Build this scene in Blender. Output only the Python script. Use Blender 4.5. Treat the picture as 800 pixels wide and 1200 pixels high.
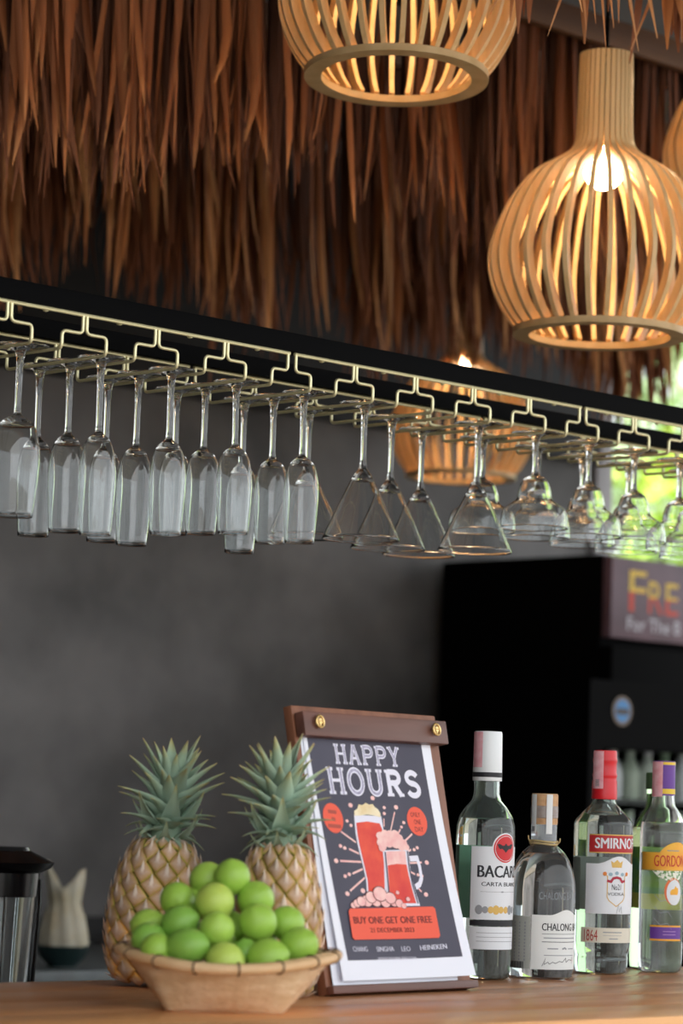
import bpy, bmesh, math, random
from mathutils import Vector, Matrix
PI = math.pi; R = math.radians
rnd = random.Random(7)
for o in list(bpy.data.objects): bpy.data.objects.remove(o)
sc = bpy.context.scene; C = sc.collection

# ------------------------------------------------------------ camera, sky, exposure
CAM = Vector((0, 0, 1.282)); YAW, PITCH, ROLL = R(46), R(5.92), R(2.0)
cam = bpy.data.cameras.new('camera'); co = bpy.data.objects.new('camera', cam); C.objects.link(co)
cam.sensor_fit = 'VERTICAL'; cam.sensor_height = 36; cam.sensor_width = 24; cam.lens = 36 * 3300 / 1200
cam.clip_start = .05; cam.clip_end = 200
cam.dof.use_dof = True; cam.dof.focus_distance = 3.42; cam.dof.aperture_fstop = 5.6
fh = Vector((math.cos(YAW), math.sin(YAW), 0)); rt = Vector((math.sin(YAW), -math.cos(YAW), 0)); up = Vector((0, 0, 1))
fw = fh * math.cos(PITCH) + up * math.sin(PITCH); u0 = up * math.cos(PITCH) - fh * math.sin(PITCH)
rr = rt * math.cos(ROLL) + u0 * math.sin(ROLL); uu = u0 * math.cos(ROLL) - rt * math.sin(ROLL)
co.matrix_world = Matrix((( rr.x, uu.x, -fw.x, CAM.x), (rr.y, uu.y, -fw.y, CAM.y), (rr.z, uu.z, -fw.z, CAM.z), (0, 0, 0, 1)))
sc.camera = co
w = bpy.data.worlds.new('overcast_sky'); sc.world = w; w.use_nodes = True
w.node_tree.nodes['Background'].inputs[0].default_value = (.93, .97, 1.0, 1)
w.node_tree.nodes['Background'].inputs[1].default_value = 1.0
sun = bpy.data.lights.new('sun', 'SUN'); sun.energy = 4.0; sun.angle = R(1); sun.color = (1, .95, .86)
so = bpy.data.objects.new('sun', sun); C.objects.link(so); so.rotation_euler = Vector((.30, -.42, .86)).to_track_quat('Z', 'Y').to_euler()
sc.view_settings.view_transform = 'Standard'; sc.view_settings.look = 'None'
sc.view_settings.exposure = 1.18; sc.view_settings.gamma = 1; sc.view_settings.use_curve_mapping = False
cy = sc.cycles
cy.max_bounces = 24; cy.transmission_bounces = 24; cy.transparent_max_bounces = 16; cy.glossy_bounces = 8; cy.diffuse_bounces = 4
cy.sample_clamp_indirect = 6.0; cy.blur_glossy = .5

# ------------------------------------------------------------ materials
def srgb(c):
    return tuple(((v / 255) / 12.92 if v / 255 <= .04045 else ((v / 255 + .055) / 1.055) ** 2.4) for v in c) + (1,)
MATS = {}
def pm(name, col, rough=.5, metal=0, col2=None, scale=8, detail=4, stretch=(1, 1, 1), ramp=(.35, .65), bump=0, bscale=None, trans=0, ior=1.45, emit=0, rand=0, coat=0, coords='Object', spec=.5):
    if name in MATS: return MATS[name]
    m = bpy.data.materials.new(name); m.use_nodes = True; nt = m.node_tree; b = nt.nodes['Principled BSDF']
    b.inputs['Base Color'].default_value = srgb(col); b.inputs['Roughness'].default_value = rough; b.inputs['Metallic'].default_value = metal
    b.inputs['Transmission Weight'].default_value = trans; b.inputs['IOR'].default_value = ior; b.inputs['Coat Weight'].default_value = coat
    b.inputs['Specular IOR Level'].default_value = spec
    if emit: b.inputs['Emission Color'].default_value = srgb(col); b.inputs['Emission Strength'].default_value = emit
    L = nt.links.new; out = None
    if col2 or bump:
        tc = nt.nodes.new('ShaderNodeTexCoord'); mp = nt.nodes.new('ShaderNodeMapping'); mp.inputs['Scale'].default_value = stretch
        L(tc.outputs[coords], mp.inputs[0])
        nz = nt.nodes.new('ShaderNodeTexNoise'); nz.inputs['Scale'].default_value = scale; nz.inputs['Detail'].default_value = detail
        L(mp.outputs[0], nz.inputs['Vector'])
    if col2:
        cr = nt.nodes.new('ShaderNodeValToRGB'); cr.color_ramp.elements[0].position = ramp[0]; cr.color_ramp.elements[1].position = ramp[1]
        cr.color_ramp.elements[0].color = srgb(col); cr.color_ramp.elements[1].color = srgb(col2)
        L(nz.outputs[0], cr.inputs[0]); out = cr.outputs[0]
    if rand:
        oi = nt.nodes.new('ShaderNodeObjectInfo'); hs = nt.nodes.new('ShaderNodeHueSaturation')
        mr = nt.nodes.new('ShaderNodeMapRange'); mr.inputs[3].default_value = 1 - rand; mr.inputs[4].default_value = 1 + rand
        L(oi.outputs['Random'], mr.inputs[0]); L(mr.outputs[0], hs.inputs['Value'])
        if out: L(out, hs.inputs['Color'])
        else: hs.inputs['Color'].default_value = srgb(col)
        out = hs.outputs[0]
    if out: L(out, b.inputs['Base Color'])
    if bump:
        n2 = nz
        if bscale:
            n2 = nt.nodes.new('ShaderNodeTexNoise'); n2.inputs['Scale'].default_value = bscale; n2.inputs['Detail'].default_value = 4; L(mp.outputs[0], n2.inputs['Vector'])
        bp = nt.nodes.new('ShaderNodeBump'); bp.inputs['Strength'].default_value = bump; bp.inputs['Distance'].default_value = .01
        L(n2.outputs[0], bp.inputs['Height']); L(bp.outputs[0], b.inputs['Normal'])
    MATS[name] = m; return m

def zramp(name, stops, lo, hi, rough=.6, axis=2, rand=0, trans=0):
    """colour along one local axis of the piece (root to tip, base to top)"""
    m = bpy.data.materials.new(name); m.use_nodes = True; nt = m.node_tree; b = nt.nodes['Principled BSDF']; L = nt.links.new
    b.inputs['Roughness'].default_value = rough
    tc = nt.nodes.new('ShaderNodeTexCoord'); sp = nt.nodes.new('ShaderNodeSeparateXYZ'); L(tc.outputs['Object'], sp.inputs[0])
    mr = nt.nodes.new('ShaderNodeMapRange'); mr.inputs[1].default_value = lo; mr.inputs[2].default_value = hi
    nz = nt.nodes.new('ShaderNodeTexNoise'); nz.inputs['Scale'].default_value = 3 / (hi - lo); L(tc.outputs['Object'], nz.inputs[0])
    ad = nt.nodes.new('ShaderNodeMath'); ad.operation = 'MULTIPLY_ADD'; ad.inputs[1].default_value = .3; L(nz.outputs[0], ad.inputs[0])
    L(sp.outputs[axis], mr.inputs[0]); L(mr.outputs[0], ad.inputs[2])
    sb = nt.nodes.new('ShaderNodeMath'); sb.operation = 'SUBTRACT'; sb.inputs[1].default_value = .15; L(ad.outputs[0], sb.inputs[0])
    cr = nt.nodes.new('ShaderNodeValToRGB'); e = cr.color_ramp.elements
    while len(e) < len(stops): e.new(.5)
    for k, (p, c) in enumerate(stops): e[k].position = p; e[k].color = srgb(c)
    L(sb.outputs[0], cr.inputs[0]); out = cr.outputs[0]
    if rand:
        oi = nt.nodes.new('ShaderNodeObjectInfo'); hs = nt.nodes.new('ShaderNodeHueSaturation')
        m2 = nt.nodes.new('ShaderNodeMapRange'); m2.inputs[3].default_value = 1 - rand; m2.inputs[4].default_value = 1 + rand
        L(oi.outputs['Random'], m2.inputs[0]); L(m2.outputs[0], hs.inputs['Value']); L(out, hs.inputs['Color']); out = hs.outputs[0]
    L(out, b.inputs['Base Color']); MATS[name] = m; return m

GLASS = pm('clear_glass', (250, 252, 252), 0, trans=1, ior=1.48)
BRASS = pm('pale_brass', (238, 230, 184), .34, .55)
BLACKBAR = pm('black_painted_steel', (6, 6, 7), .6, spec=.05)
BIRCH = pm('birch_strip', (236, 200, 148), .45, col2=(222, 182, 126), scale=14, stretch=(6, 6, .6))
RINGW = pm('birch_ring', (214, 182, 134), .5, col2=(198, 164, 114), scale=30)

# ------------------------------------------------------------ mesh helpers
class MB:
    def __init__(s): s.v = []; s.f = []
    def add(s, vs, fs):
        n = len(s.v); s.v += [tuple(p) for p in vs]; s.f += [tuple(i + n for i in q) for q in fs]; return s
    def box(s, x0, x1, y0, y1, z0, z1):
        return s.add([(x0, y0, z0), (x1, y0, z0), (x1, y1, z0), (x0, y1, z0), (x0, y0, z1), (x1, y0, z1), (x1, y1, z1), (x0, y1, z1)],
                     [(3, 2, 1, 0), (4, 5, 6, 7), (0, 1, 5, 4), (1, 2, 6, 5), (2, 3, 7, 6), (3, 0, 4, 7)])
    def lathe(s, prof, n=32, close=False):
        """prof: (r, z) from one axis end to the other; outward normals when going bottom to top"""
        rows = []; vs = []
        for r, z in prof:
            if r < 1e-6: rows.append([len(vs)]); vs.append((0, 0, z))
            else:
                rows.append(list(range(len(vs), len(vs) + n))); vs += [(r * math.cos(2 * PI * k / n), r * math.sin(2 * PI * k / n), z) for k in range(n)]
        fs = []
        prs = list(zip(rows, rows[1:])) + ([(rows[-1], rows[0])] if close else [])
        for a, b in prs:
            for k in range(n):
                k2 = (k + 1) % n
                if len(a) == 1 and len(b) == 1: continue
                if len(a) == 1: fs.append((a[0], b[k2], b[k]))
                elif len(b) == 1: fs.append((a[k], a[k2], b[0]))
                else: fs.append((a[k], a[k2], b[k2], b[k]))
        return s.add(vs, fs)
    def tube(s, pts, r, n=8, closed=False, caps=True):
        pts = [Vector(p) for p in pts]; vs = []; fs = []; N = len(pts); prev = None
        for i, p in enumerate(pts):
            a = pts[i - 1] if i or closed else p; b = pts[(i + 1) % N] if i < N - 1 or closed else p
            t = (b - a).normalized()
            if prev is None:
                q = Vector((0, 0, 1)) if abs(t.z) < .9 else Vector((1, 0, 0)); u = t.cross(q).normalized()
            else: u = (prev - t * prev.dot(t)).normalized()
            prev = u; v = t.cross(u); ri = r[i] if isinstance(r, (list, tuple)) else r
            vs += [p + (u * math.cos(2 * PI * k / n) + v * math.sin(2 * PI * k / n)) * ri for k in range(n)]
        for i in range(N if closed else N - 1):
            j = (i + 1) % N
            for k in range(n): k2 = (k + 1) % n; fs.append((i * n + k, i * n + k2, j * n + k2, j * n + k))
        if caps and not closed: fs.append(tuple(range(n))[::-1]); fs.append(tuple((N - 1) * n + k for k in range(n)))
        return s.add(vs, fs)
    def xf(s, M): s.v = [tuple(M @ Vector(p)) for p in s.v]; return s
    def mesh(s, name, mat, sharp=35, smooth=True, bevel=0, seg=2):
        me = bpy.data.meshes.new(name); me.from_pydata(s.v, [], s.f); me.update()
        if bevel:
            bm = bmesh.new(); bm.from_mesh(me); bmesh.ops.bevel(bm, geom=bm.edges[:], offset=bevel, segments=seg, profile=.6, affect='EDGES', clamp_overlap=True); bm.to_mesh(me); bm.free()
        if mat: me.materials.append(mat)
        if smooth:
            me.polygons.foreach_set('use_smooth', [True] * len(me.polygons)); me.set_sharp_from_angle(angle=R(sharp))
        me.update(); return me
def put(name, me, parent=None, loc=(0, 0, 0), rot=(0, 0, 0), kind=None, label=None):
    o = bpy.data.objects.new(name, me); C.objects.link(o); o.parent = parent; o.location = loc; o.rotation_euler = rot
    if kind: o['kind'] = kind
    if label: o['label'] = label
    return o
def tag(o, label, cat, group=None):
    o['label'] = label; o['category'] = cat
    if group: o['group'] = group
    return o
def thing(name, label, cat, loc=(0, 0, 0), rot=(0, 0, 0), group=None):
    o = bpy.data.objects.new(name, None); C.objects.link(o); o.location = loc; o.rotation_euler = rot; o.empty_display_size = .05
    return tag(o, label, cat, group)
def struct(name, me, **k): return put(name, me, kind='structure', **k)
def box(x0, x1, y0, y1, z0, z1, mat, bevel=0, name='box'): return MB().box(x0, x1, y0, y1, z0, z1).mesh(name, mat, bevel=bevel)
def fillet(pts, r, n=4):
    pts = [Vector(p) for p in pts]; out = [pts[0]]
    for a, b, c in zip(pts, pts[1:], pts[2:]):
        d1 = (a - b); d2 = (c - b); q = min(r, d1.length * .45, d2.length * .45); p = b + d1.normalized() * q; s = b + d2.normalized() * q
        for k in range(n + 1): t = k / n; out.append(p * (1 - t) ** 2 + b * 2 * t * (1 - t) + s * t * t)
    return out + [pts[-1]]
def smooth_prof(pts, n=8):
    """Catmull-Rom through (r, z) points"""
    P = [pts[0]] + list(pts) + [pts[-1]]; out = []
    for i in range(1, len(P) - 2):
        p0, p1, p2, p3 = P[i - 1], P[i], P[i + 1], P[i + 2]
        for k in range(n):
            t = k / n; out.append(tuple(.5 * (2 * p1[j] + (p2[j] - p0[j]) * t + (2 * p0[j] - 5 * p1[j] + 4 * p2[j] - p3[j]) * t * t + (3 * p1[j] - p0[j] - 3 * p2[j] + p3[j]) * t ** 3) for j in (0, 1)))
    return out + [tuple(pts[-1])]

# text as flat mesh, fitted into a box: returns verts (x, y) and faces
_tc = {}
def text_geo(s, bold=0):
    if (s, bold) in _tc: return _tc[(s, bold)]
    cu = bpy.data.curves.new('t', 'FONT'); cu.body = s; cu.size = 1; cu.resolution_u = 3
    o = bpy.data.objects.new('t', cu); C.objects.link(o); dg = bpy.context.evaluated_depsgraph_get(); dg.update()
    me = bpy.data.meshes.new_from_object(o.evaluated_get(dg))
    vs = [(v.co.x, v.co.y) for v in me.vertices]; fs = [tuple(p.vertices) for p in me.polygons]
    bpy.data.objects.remove(o); bpy.data.curves.remove(cu); bpy.data.meshes.remove(me)
    x0 = min(v[0] for v in vs); x1 = max(v[0] for v in vs); y0 = min(v[1] for v in vs); y1 = max(v[1] for v in vs)
    if bold:          # heavier strokes: the same glyphs laid side by side
        n0 = len(vs); base = list(vs); bf = list(fs); vs, fs = [], []
        for k, dx in enumerate((-bold, -bold / 3, bold / 3, bold)): vs += [(x + dx, y) for x, y in base]; fs += [tuple(i + k * n0 for i in q) for q in bf]
    vs = [((x - x0) / (x1 - x0), (y - y0) / (y1 - y0)) for x, y in vs]; _tc[(s, bold)] = (vs, fs); return vs, fs
def ribbon(pts, wd, closed=False):
    """flat 2-D stroke along a polyline -> verts, faces"""
    pts = [Vector(p) for p in pts]; N = len(pts); vs = []; fs = []
    for i, p in enumerate(pts):
        a = pts[i - 1] if (i or closed) else p; b = pts[(i + 1) % N] if (i < N - 1 or closed) else p
        d1 = (p - a); d2 = (b - p)
        if d1.length < 1e-9: d1 = d2
        if d2.length < 1e-9: d2 = d1
        d1 = d1.normalized(); d2 = d2.normalized(); t = (d1 + d2).normalized(); nrm = Vector((-t.y, t.x)); c = max(.5, nrm.dot(Vector((-d1.y, d1.x))))
        vs += [tuple(p + nrm * wd / 2 / c), tuple(p - nrm * wd / 2 / c)]
    for i in range(N if closed else N - 1):
        j = (i + 1) % N; fs.append((2 * i, 2 * i + 1, 2 * j + 1, 2 * j))
    return vs, fs
def refined(geos, maxlen, fn, name, mat):
    """flat print laid on a curved face: cut into small triangles, then every point goes through fn(u, v)"""
    bm = bmesh.new()
    for vs, fs in geos:
        bv = [bm.verts.new((u, v, 0)) for u, v in vs]
        for q in fs:
            try: bm.faces.new([bv[i] for i in q])
            except ValueError: pass
    for _ in range(6):
        bmesh.ops.triangulate(bm, faces=[f for f in bm.faces if len(f.verts) > 3])
        lg = [e for e in bm.edges if e.calc_length() > maxlen]
        if not lg: break
        bmesh.ops.subdivide_edges(bm, edges=lg, cuts=1)
    bmesh.ops.triangulate(bm, faces=[f for f in bm.faces if len(f.verts) > 3])
    for v in bm.verts: v.co = fn(v.co.x, v.co.y)
    me = bpy.data.meshes.new(name); bm.to_mesh(me); bm.free(); me.materials.append(mat); return me
def disc2(cx, cy, rx, ry, n=20): return [(cx + rx * math.cos(2 * PI * k / n), cy + ry * math.sin(2 * PI * k / n)) for k in range(n)], [tuple(range(n))]

# ------------------------------------------------------------ the setting
CONC = pm('dark_polished_concrete', (59, 57, 57), .6, col2=(120, 117, 116), scale=2.4, detail=10, ramp=(.34, .70), bump=.05)
CEIL = pm('grey_ceiling_board', (138, 142, 150), .8, col2=(120, 124, 132), scale=2)
FLOORM = pm('grey_floor_tile', (120, 116, 110), .5, col2=(104, 100, 95), scale=3)
GROUND = pm('paved_ground', (104, 96, 85), .9, col2=(90, 83, 73), scale=1.5)
struct('floor', box(-3, 6.2, -.6, 5.2, -.1, 0, FLOORM))
struct('ground', MB().add([(-25, -25, -.11), (30, -25, -.11), (30, 30, -.11), (-25, 30, -.11)], [(0, 1, 2, 3)]).mesh('ground', GROUND, smooth=False))
struct('wall_back', box(-3, 6.0, 5.2, 5.35, 0, 2.95, CONC))
struct('added_low_wall', box(6.07, 10.5, 5.2, 5.35, 0, 1.85, CONC))  # unseen wall added to keep bright garden green from refracting into the bottles
struct('wall_left', box(-3.15, -3, -.6, 5.35, 0, 2.95, CONC))
struct('ceiling', box(-3.2, 6.6, .3, 5.6, 2.95, 3.08, CEIL))
struct('trim_1', box(6.0, 6.07, 5.18, 5.36, 0, 2.95, pm('pale_grey_paint', (168, 166, 170), .6), bevel=.006))
struct('trim_2', box(2.0, 6.0, 5.165, 5.2, 2.26, 2.95, pm('black_wall_strip', (18, 18, 19), .7), bevel=.004))  # black strip added across the upper part of the back wall
for k, x in enumerate((3.55, 4.75, 5.95)):
    struct('trim_%d' % (k + 3), box(x, x + .03, .3, 5.2, 2.935, 2.95, pm('dark_joint', (40, 42, 46), .7)))

# ------------------------------------------------------------ bar counter
WOODS = [pm('oiled_plank_%d' % k, a, .34, col2=b, scale=6, stretch=(.35, 5, 5), detail=8, ramp=(.3, .7), coat=.0, spec=.35) for k, (a, b) in enumerate((((226, 164, 106), (194, 128, 78)), ((204, 146, 98), (172, 114, 76)), ((214, 156, 106), (180, 122, 80)), ((196, 136, 90), (160, 104, 70)), ((234, 178, 120), (210, 146, 92))))]
PANELW = pm('dark_stained_panel', (92, 60, 40), .5, col2=(70, 45, 30), scale=5, stretch=(4, 4, .4))
CT = 1.08
bar = thing('bar_counter', 'long oiled wooden bar counter that carries the fruit basket and bottles', 'counter', (0, 0, 0))
ys = [1.835, 1.955, 2.07, 2.195, 2.31, 2.432]
for k in range(5):
    put('plank', box(.2, 5.2, ys[k] + .0006, ys[k + 1] - .0006, CT - .045, CT, WOODS[(4, 0, 2, 1, 3)[k]], bevel=.0015, name='plank'), bar)
put('counter_body', box(.3, 5.1, 1.92, 2.38, 0, CT - .045, PANELW, bevel=.004), bar)
put('foot_rail', MB().tube([(.3, 1.86, .18), (5.1, 1.86, .18)], .02, 12).mesh('foot_rail', BRASS), bar)
for x in (.5, 2.0, 3.5, 4.9): put('rail_bracket', box(x - .012, x + .012, 1.86, 1.93, .168, .192, BRASS, name='rail_bracket'), bar)
# lower steel worktop on the bartender's side
STEEL = pm('brushed_steel', (120, 124, 126), .35, .9, col2=(105, 108, 110), scale=30, stretch=(.1, 3, 3))
wt = thing('steel_worktop', 'low steel worktop on the inner side of the bar counter', 'worktop')
put('top', box(.3, 5.1, 2.44, 2.95, .77, .80, STEEL, bevel=.003), wt)
put('body', box(.35, 5.05, 2.46, 2.9, 0, .77, pm('dark_cabinet', (45, 45, 47), .5), bevel=.003), wt)
# back counter against the concrete wall
bc = thing('back_counter', 'grey topped low counter standing along the concrete wall', 'counter')
put('worktop', box(2.6, 4.82, 4.35, 5.19, .90, .94, pm('grey_stone_top', (92, 100, 102), .35, col2=(80, 86, 88), scale=20), bevel=.004), bc)
put('cabinet', box(2.62, 4.80, 4.40, 5.185, 0, .90, pm('dark_cabinet', (45, 45, 47), .5), bevel=.003), bc)
put('upstand', box(2.6, 4.82, 5.165, 5.19, .94, 1.0, pm('black_upstand', (38, 37, 37), .5), bevel=.003), bc)

# ------------------------------------------------------------ hanging frame and wire glass racks
RX, RY, RZ, SP, DEP = 1.918, 2.54, 1.837, .11, .19
fr = thing('hanging_frame', 'black steel frame hung over the bar that carries the wire racks', 'frame')
put('front_bar', box(.9, 5.0, RY - .004, RY + .022, RZ + .002, RZ + .026, BLACKBAR, bevel=.0015), fr)
put('rear_bar', box(.9, 5.0, RY + DEP - .012, RY + DEP + .014, RZ + .002, RZ + .026, BLACKBAR, bevel=.0015), fr)
for x in (.93, 4.97):
    put('cross_bar', box(x - .012, x + .012, RY + .022, RY + DEP - .012, RZ + .002, RZ + .026, BLACKBAR, bevel=.0015, name='cross_bar'), fr)
    for y in (RY + .01, RY + DEP): put('hanger_rod', MB().tube([(x, y, RZ + .024), (x, y, 2.95)], .007, 10).mesh('hanger_rod', BLACKBAR), fr)
wr = .0021
def wire_mesh(side, gap):
    # runs from the front rail down, out, down, back to the rear rail; origin at the leg pair on the front rail
    a = side * gap; b = side * .033
    pts = [(a, 0, 0), (a, 0, -.022), (b, 0, -.022), (b, 0, -.043), (b, DEP, -.043), (b, DEP, -.022), (a, DEP, -.022), (a, DEP, 0)]
    return MB().tube(fillet(pts, .006), wr, 8).mesh('wire', BRASS, sharp=60)
WN = {(s, g): wire_mesh(s, g) for s in (-1, 1) for g in (.0029, .0068)}
for u, (c0, lab) in enumerate(((-1, 'brass wire glass rack that holds the champagne flutes'), (4, 'brass wire glass rack in the middle, holding most of the martini glasses'), (9, 'brass wire glass rack that holds the margarita glasses, farthest along the frame'))):
    rk = thing('glass_rack', lab, 'glass rack', (RX + SP * c0, RY, RZ), group='wire glass racks under the black frame')
    L = SP * 5
    for y in (0, DEP):
        rail = put('rail', MB().tube([(.004, y, 0), (L - .004, y, 0)], .0024, 8).mesh('rail', BRASS), rk)
    for k in range(5):
        put('wire', WN[(1, .0068 if k == 0 else .0029)], rk, (SP * k, 0, 0))
        put('wire', WN[(-1, .0068 if k == 4 else .0029)], rk, (SP * (k + 1), 0, 0))
    for k in range(5):
        put('screw', MB().lathe([(0, -.004), (.003, -.003), (.004, 0), (.004, .002), (0, .002)], 10).mesh('screw', BRASS), rk, (SP * (k + .5), .004, 0))

# ------------------------------------------------------------ glasses (hung upside down: foot at z = 0, rim below)
def glass_meshes(kind, H):
    if kind in ('flute', 'wine'):
        fr_, st, bw, rim, sh = (.0285, .42, .0222, .0188, .0) if kind == 'flute' else (.034, .40, .0285, .0235, 0)
        zb = -H * st; bh = H * (1 - st)
        outer = smooth_prof([(.0040, zb + .004), (.0052, zb - .002), (bw * .62, zb - bh * .085), (bw * .86, zb - bh * .19), (bw, zb - bh * .38), (bw * .985, zb - bh * .6), (rim, -H)], 6)
        th = .0009; base = .012
    elif kind == 'martini':
        fr_, zb, rim, bh = .033, -H * .47, .0505, H * .53
        outer = smooth_prof([(.0042, zb + .006), (.0058, zb - .002), (.0125, zb - bh * .13), (.0200, zb - bh * .29), (.0350, zb - bh * .63), (rim, -H)], 6)
        th = .0010; base = .018
    else:
        fr_, zb, rim, bh = .034, -H * .43, .047, H * .57
        outer = smooth_prof([(.0042, zb + .005), (.006, zb - .002), (.0165, zb - bh * .12), (.0222, zb - bh * .30), (.0245, zb - bh * .47), (.033, zb - bh * .56), (.0425, zb - bh * .66), (.046, zb - bh * .82), (rim, -H)], 6)
        th = .0011; base = .008
    # outer: stem end -> rim ; inner: rim -> bowl bottom
    zi = zb - base
    inner = [(max(r - th, .0002), z) for r, z in outer if z < zi]
    r0 = inner[0][0]
    cap = [(0, zi + .0), (r0 * .45, zi - .0002), (r0 * .8, zi - .0012)]
    rimp = [(outer[-1][0] - th * .15, -H - th * .35), (outer[-1][0] - th * .5, -H - th * .5), (outer[-1][0] - th * .85, -H - th * .35)]
    bowl = outer + rimp + inner[::-1] + [p for p in cap[::-1] if p[1] > inner[0][1] + .00005 or True]
    foot = [(0, 0), (fr_ * .9, -.0006), (fr_ - .0005, -.0008), (fr_, -.0015), (fr_ - .0006, -.0022), (fr_ * .7, -.0026), (.012, -.004), (.0066, -.0075)]
    stem = [(.0066, -.0075), (.0052, -.013), (.0044, -.022), (.0038, -.04 if H > .15 else -.03), (.0036, zb + .012), (outer[0][0], outer[0][1])]
    stem = smooth_prof(stem, 4)
    out = []
    for nm, pr in (('foot', foot), ('stem', stem), ('bowl', bowl)):
        m = MB().lathe(pr, 36 if nm != 'stem' else 20); m.f = [q[::-1] for q in m.f]
        out.append((nm, m.mesh(nm, GLASS, sharp=70)))
    return out
GM = {}
SLOT = lambda c, d: (RX + SP * (c + .5), RY + d, RZ - .043 + wr + .0026 + .0002)
GL = [ # channel, depth, kind, height, label
 (0, .048, 'wine', .2, 'round bowled wine glass hanging at the picture\'s left edge, first on the rack'),
 (1, .035, 'flute', .212, 'tall champagne flute at the front of the second channel of the rack'),
 (1, .093, 'flute', .206, 'champagne flute in the middle of the second channel, between front and rear flutes'),
 (1, .152, 'flute', .208, 'champagne flute at the rear of the second channel, just behind the wine glass'),
 (2, .035, 'flute', .202, 'champagne flute at the front of the third channel of the rack'),
 (2, .096, 'flute', .212, 'long champagne flute in the middle of the third channel'),
 (2, .155, 'flute', .205, 'champagne flute at the rear of the third channel, hidden behind its neighbours'),
 (3, .040, 'flute', .19, 'champagne flute at the front of the fourth channel of the rack'),
 (3, .097, 'flute', .188, 'short champagne flute in the middle of the fourth channel'),
 (3, .152, 'flute', .186, 'champagne flute at the rear of the fourth channel'),
 (4, .034, 'flute', .192, 'champagne flute at the front of the fifth channel, last flute before the martini glasses'),
 (4, .090, 'flute', .19, 'champagne flute in the middle of the fifth channel'),
 (4, .146, 'flute', .200, 'champagne flute at the rear of the fifth channel, its rim hanging lowest of the flutes'),
 (5, .036, 'martini', .178, 'martini glass at the front of its channel, directly beside the last flute'),
 (5, .140, 'martini', .17, 'martini glass half hidden behind the last champagne flute'),
 (6, .095, 'martini', .178, 'martini glass hanging second of the three that overlap in a row'),
 (7, .146, 'martini', .175, 'martini glass at the rear, between its overlapping neighbour and the frontmost one'),
 (7, .040, 'martini', .174, 'frontmost martini glass in clear view before the far pendant lamp'),
 (8, .134, 'margarita', .132, 'margarita glass peeping out behind the frontmost martini glass'),
 (8, .036, 'margarita', .132, 'margarita glass at the front, first after the martini glasses'),
 (9, .130, 'margarita', .132, 'margarita glass at the rear, behind the first front margarita glass'),
 (9, .034, 'margarita', .134, 'margarita glass at the front, second after the martini glasses'),
 (10, .142, 'margarita', .132, 'margarita glass at the rear, behind the second front margarita glass'),
 (10, .044, 'margarita', .132, 'margarita glass at the front before the green garden, third after the martini glasses'),
 (11, .147, 'margarita', .132, 'margarita glass at the rear before the green garden'),
 (11, .050, 'margarita', .132, 'margarita glass at the front, hanging at the picture\'s right edge'),
 (12, .118, 'margarita', .132, 'margarita glass farthest along the rack, at the rear by the right edge'),
]
GRP = {'flute': 'champagne flutes on the wire rack', 'wine': None, 'martini': 'martini glasses on the wire rack', 'margarita': 'margarita glasses on the wire rack'}
NAMES = {'flute': 'champagne_flute', 'wine': 'wine_glass', 'martini': 'martini_glass', 'margarita': 'margarita_glass'}
for c, d, k, H, lab in GL:
    if (k, H) not in GM: GM[(k, H)] = glass_meshes(k, H)
    g = thing(NAMES[k], lab, {'flute': 'champagne flute', 'wine': 'wine glass', 'martini': 'martini glass', 'margarita': 'margarita glass'}[k], SLOT(c, d), (R(rnd.uniform(-.6, .6)), R(rnd.uniform(-.4, .8)), rnd.uniform(0, 6)), GRP[k])
    for nm, me in GM[(k, H)]: put(nm, me, g)

# ------------------------------------------------------------ pendant lamps of bent birch strips
LP = smooth_prof([(.123, 0), (.142, .0224), (.161, .058), (.170, .094), (.169, .125), (.155, .170), (.1365, .206), (.1066, .2417), (.063, .2686), (.046, .287), (.0425, .32), (.0415, .38), (.0405, .426)], 4)
def strip_mesh(n):
    m = MB(); t = .0036; dp = .0145; rows = []
    for i, (r, z) in enumerate(LP):
        a = LP[max(i - 1, 0)]; b = LP[min(i + 1, len(LP) - 1)]; d = Vector((b[0] - a[0], b[1] - a[1])).normalized(); nx, nz = d.y, -d.x
        ri, zi = r - nx * dp, z - nz * dp
        tt = min(t, r * math.sin(PI / n) * .8); ti = min(tt, max(ri, .01) * math.sin(PI / n) * .9)
        rows.append([(r, -tt, z), (r, tt, z), (ri, ti, zi), (ri, -ti, zi)])
    vs = [p for q in rows for p in q]; fs = []
    for i in range(len(rows) - 1):
        for k in range(4): fs.append((i * 4 + k, i * 4 + (k + 1) % 4, i * 4 + 4 + (k + 1) % 4, i * 4 + 4 + k))
    fs += [(3, 2, 1, 0), tuple(len(vs) - 4 + k for k in range(4))]
    return m.add(vs, fs).mesh('strip', BIRCH, sharp=40)
NS = 32
STRIP = strip_mesh(NS)
RING = MB().lathe([(.106, -.006), (.130, -.006), (.130, .004), (.106, .004)], 64, close=True).mesh('bottom_ring', RINGW, sharp=40, bevel=0)
INR = MB().lathe([(.0275, .352), (.034, .352), (.034, .358), (.0275, .358)], 32, close=True).mesh('neck_ring', RINGW)
INR2 = MB().lathe([(.0275, .408), (.032, .408), (.032, .414), (.0275, .414)], 32, close=True).mesh('neck_ring', RINGW)
BULBM = pm('warm_bulb_glass', (255, 226, 184), .3, emit=28)
BULB = MB().lathe([(.031 * math.sin(PI * k / 16), .249 - .031 * math.cos(PI * k / 16)) for k in range(15)] + [(.0135, .281), (.0135, .295)], 24).mesh('bulb', BULBM)
SOCK = MB().lathe([(0, .282), (.0165, .282), (.0165, .36), (.010, .372), (0, .372)], 20).mesh('socket', pm('lamp_socket', (40, 38, 36), .5))
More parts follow.
